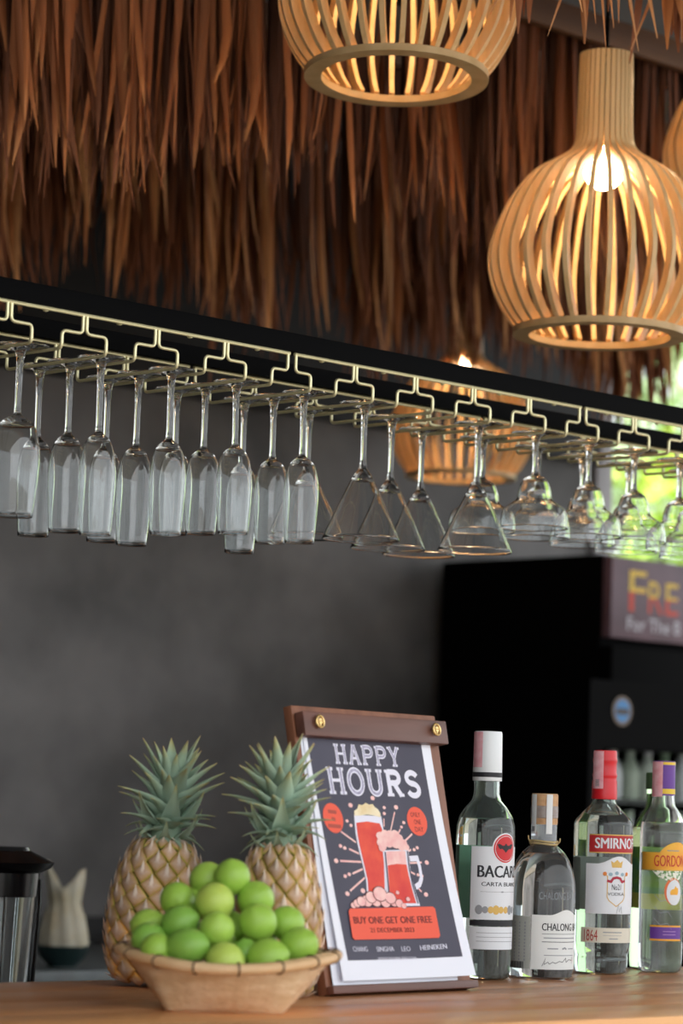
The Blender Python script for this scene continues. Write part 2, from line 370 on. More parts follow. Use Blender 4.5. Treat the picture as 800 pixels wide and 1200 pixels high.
def lamp(loc, top, lab, s=1, rot=(0, 0, 0)):
    t = thing('pendant_lamp', lab, 'pendant lamp', loc, rot, 'birch strip pendant lamps'); t.scale = (s, s, s)
    for k in range(NS): put('strip', STRIP, t, (0, 0, 0), (0, 0, 2 * PI * k / NS))
    put('bottom_ring', RING, t); put('neck_ring', INR, t); put('neck_ring', INR2, t); put('bulb', BULB, t, label='glowing round warm white bulb'); put('socket', SOCK, t)
    Lc = (top - loc[2]) / s
    put('cord', MB().tube([(0, 0, .37), (0, 0, Lc)], .0032, 8).mesh('cord', BLACKBAR), t)
    put('ceiling_cup', MB().lathe([(0, Lc - .03), (.02, Lc - .03), (.045, Lc - .004), (.045, Lc), (0, Lc)], 24).mesh('ceiling_cup', BLACKBAR), t)
lamp((2.738, 2.755, 2.306), 2.945, 'large birch strip pendant lamp cut by the top edge of the picture', 1, (R(-2.2), R(2.2), .05))
lamp((3.165, 2.735, 1.997), 2.945, 'birch strip pendant lamp with a visible glowing bulb above the glass rack')
lamp((4.79, 4.56, 2.062), 2.945, 'small looking birch strip pendant lamp behind the martini glasses')
lamp((3.69, 2.835, 2.27), 2.945, 'birch strip pendant lamp mostly outside the right edge of the picture')

# ------------------------------------------------------------ palm thatch fringes
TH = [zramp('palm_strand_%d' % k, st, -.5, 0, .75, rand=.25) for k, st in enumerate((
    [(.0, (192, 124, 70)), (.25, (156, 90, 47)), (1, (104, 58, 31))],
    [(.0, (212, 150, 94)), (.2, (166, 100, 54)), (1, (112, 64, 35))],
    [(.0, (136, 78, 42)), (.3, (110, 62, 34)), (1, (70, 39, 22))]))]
def strand_geo(L, wd, r):
    """one dried palm strip hanging along -z from the origin, folded along its middle"""
    n = 7; vs = []; fs = []; cx = r.uniform(-.055, .055) * L; cy = r.uniform(-.06, .10) * L; tw = r.uniform(-1.5, 1.5); a0 = r.uniform(-.6, .6); hook = r.uniform(-.09, .09) * L * (r.random() < .4)
    for i in range(n + 1):
        t = i / n; x = cx * t * t + hook * max(0, t - .75) * 4 * (t - .2); y = -cy * t * t; z = -L * t * (1 - .02 * t)
        ww = wd * (1 if t < .7 else max(.10, 1 - ((t - .7) / .3) ** 2.2)) * (.75 + .25 * min(1, t * 4)) / 2; a = a0 + tw * t; ca, sa = math.cos(a), math.sin(a)
        vs += [(x - ww * ca, y - ww * sa, z), (x + sa * ww * .5, y - ca * ww * .5, z), (x + ww * ca, y + ww * sa, z)]
    for i in range(n):
        for k in (0, 1): fs.append((i * 3 + k, i * 3 + k + 1, i * 3 + 4 + k, i * 3 + 3 + k))
    return vs, fs
def thatch(lab, x0, x1, y, ztop, zbot, nfill, nsing, seed, wmul=1):
    r = random.Random(seed); L0 = ztop - zbot
    t = thing('thatch_fringe', lab, 'thatch', (0, y, ztop), group='rows of palm thatch under the roof')
    put('rear_batten', box(x0, x1, .052, .07, -.04, 0, pm('dark_roof_timber', (34, 30, 28), .7)), t)
    put('batten', box(x0, x1, -.062, -.044, -.045, .006, pm('brown_batten', (112, 78, 50), .6, col2=(90, 60, 38), scale=5, stretch=(.3, 4, 4)), bevel=.002), t)
    for x in (x0 + .05, x1 - .05): put('hanger_strap', box(x - .015, x + .015, .052, .062, -.03, 2.95 - ztop, pm('dark_roof_timber', (34, 30, 28), .7), name='hanger_strap'), t)
    cl = [r.uniform(x0, x1) for _ in range(int((x1 - x0) / .05))]; cs = {c: r.uniform(-.22, .13) for c in cl}
    def one():
        if r.random() < .75: c = r.choice(cl); x = r.gauss(c, .022); k = cs[c]
        else: x = r.uniform(x0, x1); k = -.05
        x = min(max(x, x0 + .005), x1 - .005)
        return x, L0 * (1 + k + r.gauss(0, .055) - (.25 * r.random() if r.random() < .3 else 0))
    m = MB()
    for _ in range(nfill):
        x, L = one(); vs, fs = strand_geo(L, wmul * r.uniform(.006, .013), r); yo = r.uniform(-.004, .05)
        m.add([(a + x, b + yo, c) for a, b, c in vs], fs)
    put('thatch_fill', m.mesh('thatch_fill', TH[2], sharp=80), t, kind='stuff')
    var = []
    for k in range(14):
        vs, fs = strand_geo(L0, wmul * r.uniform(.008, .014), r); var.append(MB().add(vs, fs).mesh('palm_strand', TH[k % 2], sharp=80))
    for _ in range(nsing):
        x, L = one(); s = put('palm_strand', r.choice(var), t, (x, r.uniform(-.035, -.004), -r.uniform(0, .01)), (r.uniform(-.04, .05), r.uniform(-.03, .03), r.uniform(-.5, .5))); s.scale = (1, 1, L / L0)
thatch('sparse near thatch row whose tips dangle over the lamp cord at the top', 2.72, 3.95, 2.50, 2.85, 2.352, 50, 80, 3, 2.0)
thatch('middle thatch row of dry palm strips behind the large top lamp', 2.1, 4.7, 3.26, 2.68, 2.235, 900, 290, 5, 1.2)
thatch('rear thatch row hanging lowest, just above the black frame', 2.6, 6.4, 4.10, 2.85, 2.212, 1900, 290, 9, 1.35)

# ------------------------------------------------------------ fridge with lettered sign, and the low cooler before it
FB = pm('black_fridge_enamel', (5, 5, 6), .6, spec=.04)
FG = pm('tinted_door_glass', (240, 244, 242), .02, trans=1, ior=1.02)
f0 = thing('drinks_fridge', 'tall black drinks fridge with a lettered header sign, against the wall end', 'fridge', (5.365, 4.58, 0))
W, D = .70, .585
put('cabinet', box(0, W, .03, D, .08, 1.93, FB, bevel=.008), f0)
put('plinth', box(.02, W - .02, .05, D - .02, 0, .08, FB), f0)
SIGN = pm('plum_sign_film', (112, 86, 98), .35, col2=(84, 64, 74), scale=6)
hd = put('header_sign', box(.006, W - .006, .0, .03, 1.72, 1.925, SIGN, bevel=.004), f0, label='plum coloured header sign with yellow and red letters')
def flat_text(s, x, z, wd, h, mat, parent, y=-.0008, bold=.0, name='lettering'):
    vs, fs = text_geo(s, bold); m = MB(); m.add([(x + a * wd, y, z + b * h) for a, b in vs], fs); return put(name, m.mesh(name, mat, smooth=False), parent)
SY = pm('sign_yellow', (226, 190, 70), .5); SR = pm('sign_red', (206, 62, 30), .5); SW = pm('sign_white', (206, 204, 214), .5)
def two_tone(s, x, z, wd, h, parent):
    vs, fs = text_geo(s)
    bm = bmesh.new(); vv = [bm.verts.new((x + a * wd, -.0008, z + b * h)) for a, b in vs]
    for q in fs:
        try: bm.faces.new([vv[i] for i in q])
        except ValueError: pass
    for up_, nm, mt in ((1, 'lettering', SY), (-1, 'lettering', SR)):
        b2 = bm.copy(); bmesh.ops.bisect_plane(b2, geom=b2.verts[:] + b2.edges[:] + b2.faces[:], plane_co=(0, 0, z + h * .48), plane_no=(0, 0, -up_), clear_outer=True)
        me = bpy.data.meshes.new(nm); b2.to_mesh(me); b2.free(); me.materials.append(mt); put(nm, me, parent)
    bm.free()
two_tone('F', .074, 1.790, .066, .104, hd); two_tone('R', .150, 1.790, .056, .082, hd); two_tone('E', .218, 1.790, .050, .082, hd)
flat_text('For The B', .070, 1.742, .21, .034, SW, hd)
put('door_frame', box(0, W, -.012, .03, .10, 1.70, FB, bevel=.006), f0)
put('door_handle', MB().tube(fillet([(.64, -.012, .8), (.64, -.05, .8), (.64, -.05, 1.3), (.64, -.012, 1.3)], .012), .009, 10).mesh('door_handle', BLACKBAR), f0)
f1 = thing('low_cooler', 'low black glass door cooler with a round blue sticker, before the tall fridge', 'cooler', (4.86, 4.2, 0))
W, D, H = .60, .33, 1.585
cab = MB().box(0, .03, .02, D, .05, H).box(W - .03, W, .02, D, .05, H).box(.03, W - .03, D - .03, D, .05, H).box(.03, W - .03, .02, D - .03, H - .05, H).box(.03, W - .03, .02, D - .03, .05, .10)
put('cabinet', cab.mesh('cabinet', FB, smooth=False), f1)
put('foot_plinth', box(.02, W - .02, .04, D - .02, 0, .05, FB), f1)
for z in (.45, .75, 1.05, 1.305): put('shelf', box(.03, W - .03, .03, D - .03, z, z + .012, pm('shelf_wire_dark', (36, 38, 38), .5)), f1)
dr = put('door', MB().box(0, W, 0, .02, 1.43, H).box(0, W, 0, .02, .05, .14).box(0, .05, 0, .02, .14, 1.43).box(W - .05, W, 0, .02, .14, 1.43).mesh('door', FB, smooth=False), f1)
put('door_pane', box(.05, W - .05, .006, .012, .14, 1.43, FG), dr)
put('sticker', MB().lathe([(0, .0014), (.026, .0014), (.034, .0012), (.034, 0), (0, 0)], 28).xf(Matrix.Rotation(R(90), 4, 'X')).mesh('sticker', pm('sticker_rim', (120, 104, 92), .5)), dr, (.112, -.0003, 1.517), label='round blue sticker')
put('sticker_print', MB().lathe([(0, .0019), (.026, .0019), (.026, .0012), (0, .0012)], 28).xf(Matrix.Rotation(R(90), 4, 'X')).mesh('sticker_print', pm('sticker_blue', (70, 132, 190), .5)), dr, (.112, -.0003, 1.517))
put('sticker_band', box(-.022, .022, -.0022, -.0018, -.009, .006, pm('sticker_brown', (66, 58, 56), .5)), dr, (.112, -.0003, 1.517))
CB = [pm('cooler_bottle_%d' % k, c, .25) for k, c in enumerate(((196, 200, 190), (168, 176, 160), (206, 204, 210), (120, 140, 110)))]
cbp = smooth_prof([(.024, 0), (.025, .05), (.025, .10), (.018, .135), (.011, .155), (.0105, .17)], 3)
n = 0
for z, zs in ((1.317, .62), (1.062, 1.25)):
    for k in range(8):
        b = thing('cooler_bottle', 'pale bottle inside the cooler on the %s shelf, %s from the blue sticker side' % ('top' if z > 1.2 else 'second', ('first', 'second', 'third', 'fourth', 'fifth', 'sixth', 'seventh', 'eighth')[k]), 'bottle', (4.86 + .07 + .064 * k, 4.30, z), group='bottles inside the low cooler')
        b.scale = (1, 1, zs)
        put('body', MB().lathe([(0, 0)] + cbp + [(0, .17)], 16).mesh('body', CB[(k * 3 + n) % 4]), b)
        put('cap', MB().lathe([(0, .168), (.012, .168), (.012, .182), (0, .183)], 14).mesh('cap', CB[(k + 2) % 4]), b); 
    n += 1

# ------------------------------------------------------------ napkin bundle in a bowl, and the blender
nb = (3.575, 4.46, .94)
bowl = thing('serving_bowl', 'dark teal bowl on the grey back counter beside the blender', 'bowl', nb)
TEAL = pm('dark_teal_glaze', (28, 46, 46), .35)
put('body', MB().lathe([(0, 0), (.028, 0), (.03, .004), (.046, .02), (.055, .042), (.0525, .042), (.043, .022), (.02, .008), (0, .008)], 32).mesh('body', TEAL), bowl)
put('foot_ring', MB().lathe([(.022, -.0), (.029, -.0), (.029, .003), (.022, .003)], 28, close=True).mesh('foot_ring', TEAL), bowl)
CLOTH = pm('cream_cloth', (196, 190, 172), .9, col2=(176, 160, 120), scale=14, ramp=(.4, .8), bump=.3)
m = MB(); NN = 40; rows = [(.012, .012), (.030, .020), (.0465, .046), (.050, .055), (.046, .085), (.040, .115), (.0335, .135), (.031, .148), (.034, .165), (.037, .185), (.036, .2)]
for i, (r_, z) in enumerate(rows):
    for k in range(NN):
        a = 2 * PI * k / NN; fold = 1 + .07 * math.sin(a * 9 + z * 20) * min(1, i / 4); pk = max(0, (z - .148) / .052)
        ear = (abs(math.cos(a - 2.3)) ** 2) * .035 * pk - .03 * pk * (1 - abs(math.cos(a - 2.3)))
        m.v.append((r_ * fold * math.cos(a) * (1 + .12 * pk), r_ * fold * math.sin(a), z + ear - .012 * pk * math.cos(a)))
for i in range(len(rows) - 1):
    for k in range(NN): m.f.append((i * NN + k, i * NN + (k + 1) % NN, i * NN + NN + (k + 1) % NN, i * NN + NN + k))
m.f.append(tuple(range(NN))[::-1])
nap = put('napkin_bundle', m.mesh('napkin_bundle', CLOTH, sharp=70), None, nb)
tag(nap, 'cream folded napkin bundle with pointed ears standing in the teal bowl', 'napkin')
nap.scale = (1, 1, .86)
sm = nap.modifiers.new('thickness', 'SOLIDIFY'); sm.thickness = .0015
jp = (1.972, 2.583, .80)
bl = thing('countertop_blender', 'blender with a black lid behind the counter edge at the left', 'blender', jp)
BP = pm('black_plastic', (16, 16, 18), .22)
put('motor_base', MB().lathe([(0, 0), (.075, 0), (.08, .01), (.078, .08), (.055, .15), (.05, .175), (0, .175)], 36).mesh('motor_base', BP), bl)
put('dial', MB().lathe([(0, 0), (.018, 0), (.016, .012), (0, .012)], 20).xf(Matrix.Rotation(R(90), 4, 'X')).mesh('dial', STEEL), bl, (0, -.074, .06))
JG = pm('blender_jar_plastic', (236, 240, 240), .03, trans=1, ior=1.45)
jar = put('jar', MB().lathe([(.0, .18), (.034, .18), (.0365, .19), (.046, .372), (.0435, .372), (.034, .192), (.0, .19)], 36).mesh('jar', JG), bl, label='clear ribbed jar')
for a in (20, 95, 170, 245, 320):
    put('jar_rib', MB().tube([(.036 * math.cos(R(a)), .036 * math.sin(R(a)), .195), (.0455 * math.cos(R(a)), .0455 * math.sin(R(a)), .368)], .0022, 8).mesh('jar_rib', JG), jar)
put('lid', MB().lathe([(0, .365), (.0425, .365), (.0465, .366), (.0475, .392), (.0600, .398), (.064, .404), (.036, .417), (.034, .421), (0, .421)], 40).mesh('lid', BP), bl)
hx, hy = rt.x, rt.y
put('handle', MB().tube(fillet([(.046 * hx, .046 * hy, .385), (.047 * hx, .047 * hy, .36), (.0395 * hx, .0395 * hy, .2), (.036 * hx, .036 * hy, .185)], .01), .0042, 10).mesh('handle', BP), bl)
put('blade_hub', MB().lathe([(0, .19), (.014, .19), (.012, .205), (.004, .22), (0, .22)], 20).mesh('blade_hub', STEEL), bl)
for a in (0, 90, 180, 270):
    put('blade', MB().box(.004, .027, -.004, .004, 0, .0015).mesh('blade', STEEL), bl, (0, 0, .214), (R(10), R(-25 if a % 180 else 10), R(a)))

# ------------------------------------------------------------ bamboo basket
BK = (1.862, 2.066, CT)
WEAVE = pm('woven_bamboo', (238, 206, 166), .6, col2=(220, 182, 138), scale=30, stretch=(1, 1, 4), bump=.3, bscale=160)
HOOP = pm('bamboo_hoop', (230, 194, 150), .5, col2=(212, 172, 126), scale=16)
bk = thing('bamboo_basket', 'woven bamboo basket with a bound rim, filled with limes', 'basket', BK, (0, 0, R(46 - 90)))
def bk_pt(t, a, off=0):
    # t 0 base .. 1 rim ; square foot, round mouth with lifted sides
    sq = 1 / max(abs(math.cos(a)), abs(math.sin(a)), .74)
    r0 = .0560 * sq; r1 = .1035; s = t ** .85
    r_ = (r0 * (1 - s) + r1 * s) + off
    rz = .0505 + .0055 * math.cos(2 * a)
    return (r_ * math.cos(a), r_ * math.sin(a), t * rz)
m = MB(); NA, NT = 96, 22
for i in range(NT + 1):
    for k in range(NA): m.v.append(bk_pt(i / NT, 2 * PI * k / NA, .0010 * (1 if (i + k // 3) % 2 else -1)))
for i in range(NT):
    for k in range(NA): m.f.append((i * NA + k, i * NA + (k + 1) % NA, i * NA + NA + (k + 1) % NA, i * NA + NA + k))
m.f.append(tuple(range(NA))[::-1])
wv = put('woven_body', m.mesh('woven_body', WEAVE, sharp=80), bk); sm = wv.modifiers.new('thickness', 'SOLIDIFY'); sm.thickness = .003; sm.offset = -1
for off, nm in ((.0035, 'outer_hoop'), (-.0055, 'inner_hoop')):
    pts = [Vector(bk_pt(1, 2 * PI * k / 72, off)) - Vector((0, 0, .001)) for k in range(72)]
    mm = MB().tube(pts, .0050, 10, closed=True); mm.v = [(x, y, z) for x, y, z in mm.v]; put(nm, mm.mesh(nm, HOOP), bk)
TIE = pm('dark_rattan_tie', (72, 46, 30), .7)
for k in range(16):
    a = 2 * PI * (k + .35) / 16; c0 = Vector(bk_pt(1, a, -.001)) - Vector((0, 0, .001)); e = Vector((math.cos(a), math.sin(a), 0))
    put('rim_tie', MB().tube([c0 + e * .0102 * math.cos(q) + Vector((0, 0, .0062 * math.sin(q))) for q in [2 * PI * j / 14 for j in range(14)]], .0008, 6, closed=True).mesh('rim_tie', TIE), bk)

# limes: offset right / toward-away / up from the basket centre, radius, stretch, colour
LG = [pm('lime_%d' % k, a, .32, col2=b, scale=28, bump=.12, bscale=420, coords='Object') for k, (a, b) in enumerate((((164, 200, 82), (144, 188, 70)), ((194, 212, 100), (174, 202, 86)), ((122, 172, 72), (142, 186, 76)), ((176, 206, 90), (154, 196, 76))))]
def lime_mesh(st, mat):
    m = MB(); pr = []
    for k in range(21):
        a = PI * k / 20; r_ = math.sin(a); z = -math.cos(a) * st; nip = math.exp(-((k - 20) / 1.6) ** 2) * .09 - math.exp(-(k / 1.2) ** 2) * .04; pr.append((r_ if 0 < k < 20 else 0, z + nip))
    return m.lathe(pr, 28).mesh('lime_skin', mat, sharp=80)
STEMM = pm('lime_stem_scar', (150, 150, 70), .8)
LIMES = [ # right, depth, height above counter, radius, stretch, colour index, label
 (.001, .012, .1270, .0178, 1.0, 0, 'topmost lime of the pile in the basket'),
 (-.0245, .034, .1235, .0170, 1.05, 3, 'pale green lime tucked behind the topmost lime'),
 (-.0140, -.014, .1030, .0190, 1.0, 1, 'yellowish lime just under the topmost lime, lightest of the pile'),
 (-.0520, .008, .1035, .0172, 1.02, 0, 'green lime high on the side toward the slanting pineapple'),
 (-.0360, .032, .0990, .0165, 1.0, 3, 'lime peeping out behind the yellowish one'),
 (.0250, .010, .1060, .0182, 1.02, 0, 'green lime high on the side toward the menu board'),
 (-.0465, -.026, .0820, .0172, 1.12, 2, 'dark green oval lime in the middle row beside the pineapple'),
 (-.0100, -.042, .0780, .0172, 1.03, 3, 'mid green lime in the centre of the front of the pile'),
 (.0285, -.022, .0850, .0188, 1.0, 0, 'large green lime in the middle row toward the menu board'),
 (.0560, .012, .0840, .0170, 1.05, 0, 'lime with a small brown speck below the upright pineapple'),
 (-.0780, .004, .0760, .0176, 1.08, 3, 'pale green lime at the outer end of the pile by the slanting pineapple'),
 (-.0750, -.030, .0655, .0165, 1.12, 2, 'dark green lime low behind the basket rim at the pineapple end'),
 (-.0660, -.056, .0575, .0160, 1.0, 0, 'lime nearly sunk behind the basket rim at the pineapple end'),
 (-.0370, -.062, .0615, .0178, 1.25, 2, 'glossy oval dark lime in the front row above the rim'),
 (.0000, -.074, .0500, .0180, 1.05, 1, 'yellow green lime lowest in the front row, only its top showing'),
 (.0400, -.058, .0530, .0192, 1.08, 0, 'wide green lime in the front row near the rim ties'),
 (.0690, -.028, .0640, .0182, 1.1, 0, 'green lime at the outer end of the pile by the menu board'),
 (.0190, -.046, .0560, .0140, 1.0, 2, 'small dark lime in the gap of the front row'),
 (-.010, .0, .060, .019, 1.0, 0, None), (.030, .022, .062, .018, 1.0, 0, None), (-.045, .02, .058, .018, 1.0, 2, None), (0, .04, .075, .018, 1, 0, None), (.0, .02, .03, .017, 1, 0, None), (-.04, -.02, .035, .017, 1, 0, None), (.045, -.01, .035, .017, 1, 0, None)]
LMC = {}
for dx, dy, dz, r_, st, ci, lab in LIMES:
    if (st, ci) not in LMC: LMC[(st, ci)] = lime_mesh(st, LG[ci])
    p = Vector(BK) + rt * dx + fh * dy + Vector((0, 0, dz))
    t = thing('lime', lab or 'lime buried inside the pile in the basket', 'lime', p, (R(rnd.uniform(60, 120)) if st > 1.04 else rnd.uniform(0, 3), rnd.uniform(-.3, .3), R(46 - 90) + R(90) * (st > 1.04) + rnd.uniform(-.5, .5)), 'limes in the bamboo basket')
    t.scale = (r_, r_, r_)
    put('skin', LMC[(st, ci)], t); put('stem_scar', MB().lathe([(0, st + .045), (.1, st + .03), (.14, st - .0), (0, st - .02)], 10).mesh('stem_scar', STEMM), t, (0, 0, 0), (PI, 0, 0))

# ------------------------------------------------------------ pineapples
EYE = zramp('pineapple_eye', [(.0, (70, 80, 32)), (.32, (170, 156, 62)), (.52, (190, 150, 96)), (.8, (198, 166, 142)), (1, (226, 206, 186))], -.15, .75, .6, rand=.24)
EYE2 = zramp('pineapple_eye_ripe', [(.0, (140, 84, 24)), (.30, (222, 152, 50)), (.5, (208, 156, 94)), (.8, (206, 172, 146)), (1, (222, 196, 174))], -.15, .75, .6, rand=.24)
CORE = pm('pineapple_groove', (70, 74, 30), .8, col2=(128, 96, 34), scale=40)
LEAFM = zramp('pineapple_leaf', [(.0, (112, 136, 104)), (.3, (156, 180, 160)), (.72, (158, 180, 152)), (.9, (178, 174, 120)), (1, (170, 138, 98))], 0, 1, .55, rand=.16)
def eye_mesh(mat, seed):
    r = random.Random(seed); m = MB(); n = 8; rings = ((1.02, -.2), (1.0, .05), (.86, .34), (.5, .5), (.2, .56))
    for rad, z in rings:
        for k in range(n):
            a = 2 * PI * k / n; q = rad * (1 + .05 * r.uniform(-1, 1)) / (abs(math.cos(a)) + abs(math.sin(a))) ** .8 * 1.04
            m.v.append((q * math.cos(a), q * math.sin(a), z))
    for i in range(len(rings) - 1):
        for k in range(n): m.f.append((i * n + k, i * n + (k + 1) % n, i * n + n + (k + 1) % n, i * n + n + k))
    m.f.append(tuple((len(rings) - 1) * n + k for k in range(n)))
    # dry bract with a spine pointing up the fruit (+x)
    b = len(m.v); m.v += [(-.35, -.34, .46), (-.35, .34, .46), (.25, .24, .62), (.25, -.24, .62), (1.02, 0, .84), (.1, 0, .78), (.2, 0, .45)]
    m.f += [(b, b + 3, b + 5), (b + 3, b + 4, b + 5), (b + 4, b + 2, b + 5), (b + 2, b + 1, b + 5), (b + 1, b, b + 5), (b, b + 6, b + 3), (b + 3, b + 6, b + 4), (b + 4, b + 6, b + 2), (b + 2, b + 6, b + 1), (b + 1, b + 6, b)]
    return m.mesh('eye', mat, sharp=50)
EYES = [eye_mesh(EYE, k) for k in range(4)]; EYESR = [eye_mesh(EYE2, k + 9) for k in range(3)]
def leaf_mesh(curve, wd):
    m = MB(); n = 9
    for i in range(n + 1):
        t = i / n; a = curve * t * t; x = curve * t ** 2.2 * .55; z = t * (1 - abs(curve) * .18 * t)
        hw = wd * (1 - t ** 1.9) * (1 + .25 * math.sin(PI * min(1, t * 1.6))) / 2 + .002; fold = hw * .55
        m.v += [(x - fold, -hw, z), (x - fold * .25, -hw * .5, z), (x, 0, z), (x - fold * .25, hw * .5, z), (x - fold, hw, z)]
        m.v += [(x - fold - .012, -hw, z), (x - fold * .25 - .03 * (1 - t), -hw * .5, z), (x - .045 * (1 - t) - .004, 0, z), (x - fold * .25 - .03 * (1 - t), hw * .5, z), (x - fold - .012, hw, z)]
    for i in range(n):
        o, p = i * 10, i * 10 + 10
        for k in range(4): m.f.append((o + k, o + k + 1, p + k + 1, p + k)); m.f.append((o + 5 + k + 1, o + 5 + k, p + 5 + k, p + 5 + k + 1))
        m.f.append((o + 5, o, p, p + 5)); m.f.append((o + 4, o + 9, p + 9, p + 4))
    return m.mesh('leaf', LEAFM, sharp=60)
LEAVES = [leaf_mesh(c, w_) for c, w_ in ((.05, .30), (.22, .31), (.42, .33), (.75, .36))]
def pineapple(lab, loc, rot, bh, br, ch, seed, ripe):
    r = random.Random(seed); t = thing('pineapple', lab, 'pineapple', loc, rot, 'pineapples behind the basket')
    pr = [(0, 0), (br * .55, .002), (br * .80, bh * .07), (br * .95, bh * .24), (br, bh * .42), (br * .955, bh * .62), (br * .82, bh * .82), (br * .62, bh * .95), (br * .35, bh)]
    P = smooth_prof(pr[1:], 6)
    put('body', MB().lathe([(0, 0)] + P + [(0, bh)], 40).mesh('body', CORE), t)
    # spiral of eyes, even in area
    S = [0]
    for a, b in zip(P, P[1:]): S.append(S[-1] + (a[0] + b[0]) / 2 * math.hypot(b[0] - a[0], b[1] - a[1]))
    Ls = [0]
    for a, b in zip(P, P[1:]): Ls.append(Ls[-1] + math.hypot(b[0] - a[0], b[1] - a[1]))
    NR, NC = 13, 11; rs = Ls[-1] / NR
    for row in range(NR):
        l = rs * (row + .5); j = max(k for k in range(len(Ls) - 1) if Ls[k] <= l); q = (l - Ls[j]) / (Ls[j + 1] - Ls[j]); a, b = P[j], P[j + 1]
        rad = a[0] + (b[0] - a[0]) * q; z = a[1] + (b[1] - a[1]) * q; d = Vector((b[0] - a[0], 0, b[1] - a[1])).normalized(); nrm = Vector((d.z, 0, -d.x)); tn = nrm.cross(d)
        for c in range(NC):
            an = 2 * PI * (c + (.5 if row % 2 else 0) + row * .035) / NC + seed + r.uniform(-.012, .012)
            M = Matrix.Rotation(an, 4, 'Z') @ Matrix(((d.x, tn.x, nrm.x, rad - .0012), (d.y, tn.y, nrm.y, 0), (d.z, tn.z, nrm.z, z), (0, 0, 0, 1)))
            rp = (1 - z / bh) * ripe + r.uniform(-.12, .12); hw = PI * rad / NC
            e = put('eye', r.choice(EYESR if rp > .5 else EYES), t); k = r.uniform(.93, 1.02); e.matrix_local = M @ Matrix.Diagonal((rs * k * .98, hw * k * .98, .0082 * min(1, rad / .03), 1))
    put('crown_core', MB().lathe([(0, bh - .004), (.018, bh - .004), (.016, bh + .02), (.007, bh + ch * .58), (0, bh + ch * .62)], 16).mesh('crown_core', LEAFM), t)
    NL = 74
    for i in range(NL):
        q = i / (NL - 1)                                   # 0 lowest .. 1 top
        tilt = R(108 - 84 * q ** .8 + r.uniform(-9, 9)); Ln = ch * (.25 + .29 * min(1, q * 1.7)) * r.uniform(.85, 1.16)
        z = bh - .001 + ch * .50 * q ** 1.05; a = i * 2.399963 + seed * 2
        lm = LEAVES[0 if q > .85 else (1 if q > .55 else (2 if q > .22 else 3))]
        l = put('leaf', lm, t); M = Matrix.Translation((0, 0, z)) @ Matrix.Rotation(a, 4, 'Z') @ Matrix.Translation((.013 - .008 * q, 0, 0)) @ Matrix.Rotation(tilt * .82, 4, 'Y')
        # leaves arch back up at their tips when they start out flat
        wsc = max(.05, .058 if q < .3 else .06) / .06
        l.matrix_local = M @ Matrix.Diagonal((-Ln if q < .5 and i % 3 == 0 else Ln, Ln * wsc, Ln, 1))
pineapple('slanting pineapple at the open end of the counter, orange near its base', (1.995, 2.342, CT + .004), (0, R(5.0), R(-44)), .152, .050, .112, 1, .75)
pineapple('upright pineapple between the slanting one and the menu board', (2.031, 2.174, CT), (0, R(-1.0), R(-44)), .157, .0430, .110, 5, .45)

# ------------------------------------------------------------ menu board
BW, BH = .2544, .312
WAL = pm('walnut_board', (150, 98, 72), .5, col2=(126, 80, 58), scale=7, stretch=(8, 8, .7), detail=6)
WAL2 = pm('walnut_bar', (118, 78, 66), .45, col2=(98, 64, 54), scale=7, stretch=(.7, 8, 8), detail=6)
mbd = thing('menu_board', 'walnut clip board with a top bar leaning back and holding the happy hours poster', 'menu board', (2.2132, 2.1712, CT + .0015), (R(-12), 0, R(6.285)))
put('board', box(-BW / 2, BW / 2, 0, .012, 0, BH, WAL, bevel=.002), mbd)
put('clip_bar', box(-BW / 2 + .002, BW / 2 + .001, -.014, -.001, BH - .036, BH - .009, WAL2, bevel=.002), mbd)
put('bottom_lip', box(-BW / 2, BW / 2, -.010, 0, 0, .0085, WAL2, bevel=.0015), mbd)
put('easel_leg', box(-.03, .03, -.004, .004, -.235, 0, WAL, bevel=.002), mbd, (0, .0175, .24), (R(30), 0, 0))
GOLD = pm('polished_gold', (226, 192, 128), .3, .9)
for x in (-.1027, .1035):
    sc_ = put('thumb_screw', MB().tube([(.0062 * math.cos(q) * (1 - .18 * abs(math.sin(q / 2 + PI / 4)) ** 6), -.0175, .0062 * math.sin(q)) for q in [2 * PI * j / 20 for j in range(20)]], .0016, 8, closed=True).mesh('thumb_screw', GOLD), mbd, (x, 0, BH - .0205))
    put('screw_spoke', MB().tube([(-.005, -.0175, 0), (.005, -.0175, 0)], .0013, 6).tube([(0, -.0175, -.005), (0, -.0175, .001)], .0013, 6).mesh('screw_spoke', GOLD), sc_)
    put('screw_stem', MB().lathe([(0, 0), (.0032, 0), (.0032, .005), (0, .005)], 12).xf(Matrix.Rotation(R(90), 4, 'X')).mesh('screw_stem', GOLD), sc_, (0, -.0135, 0))
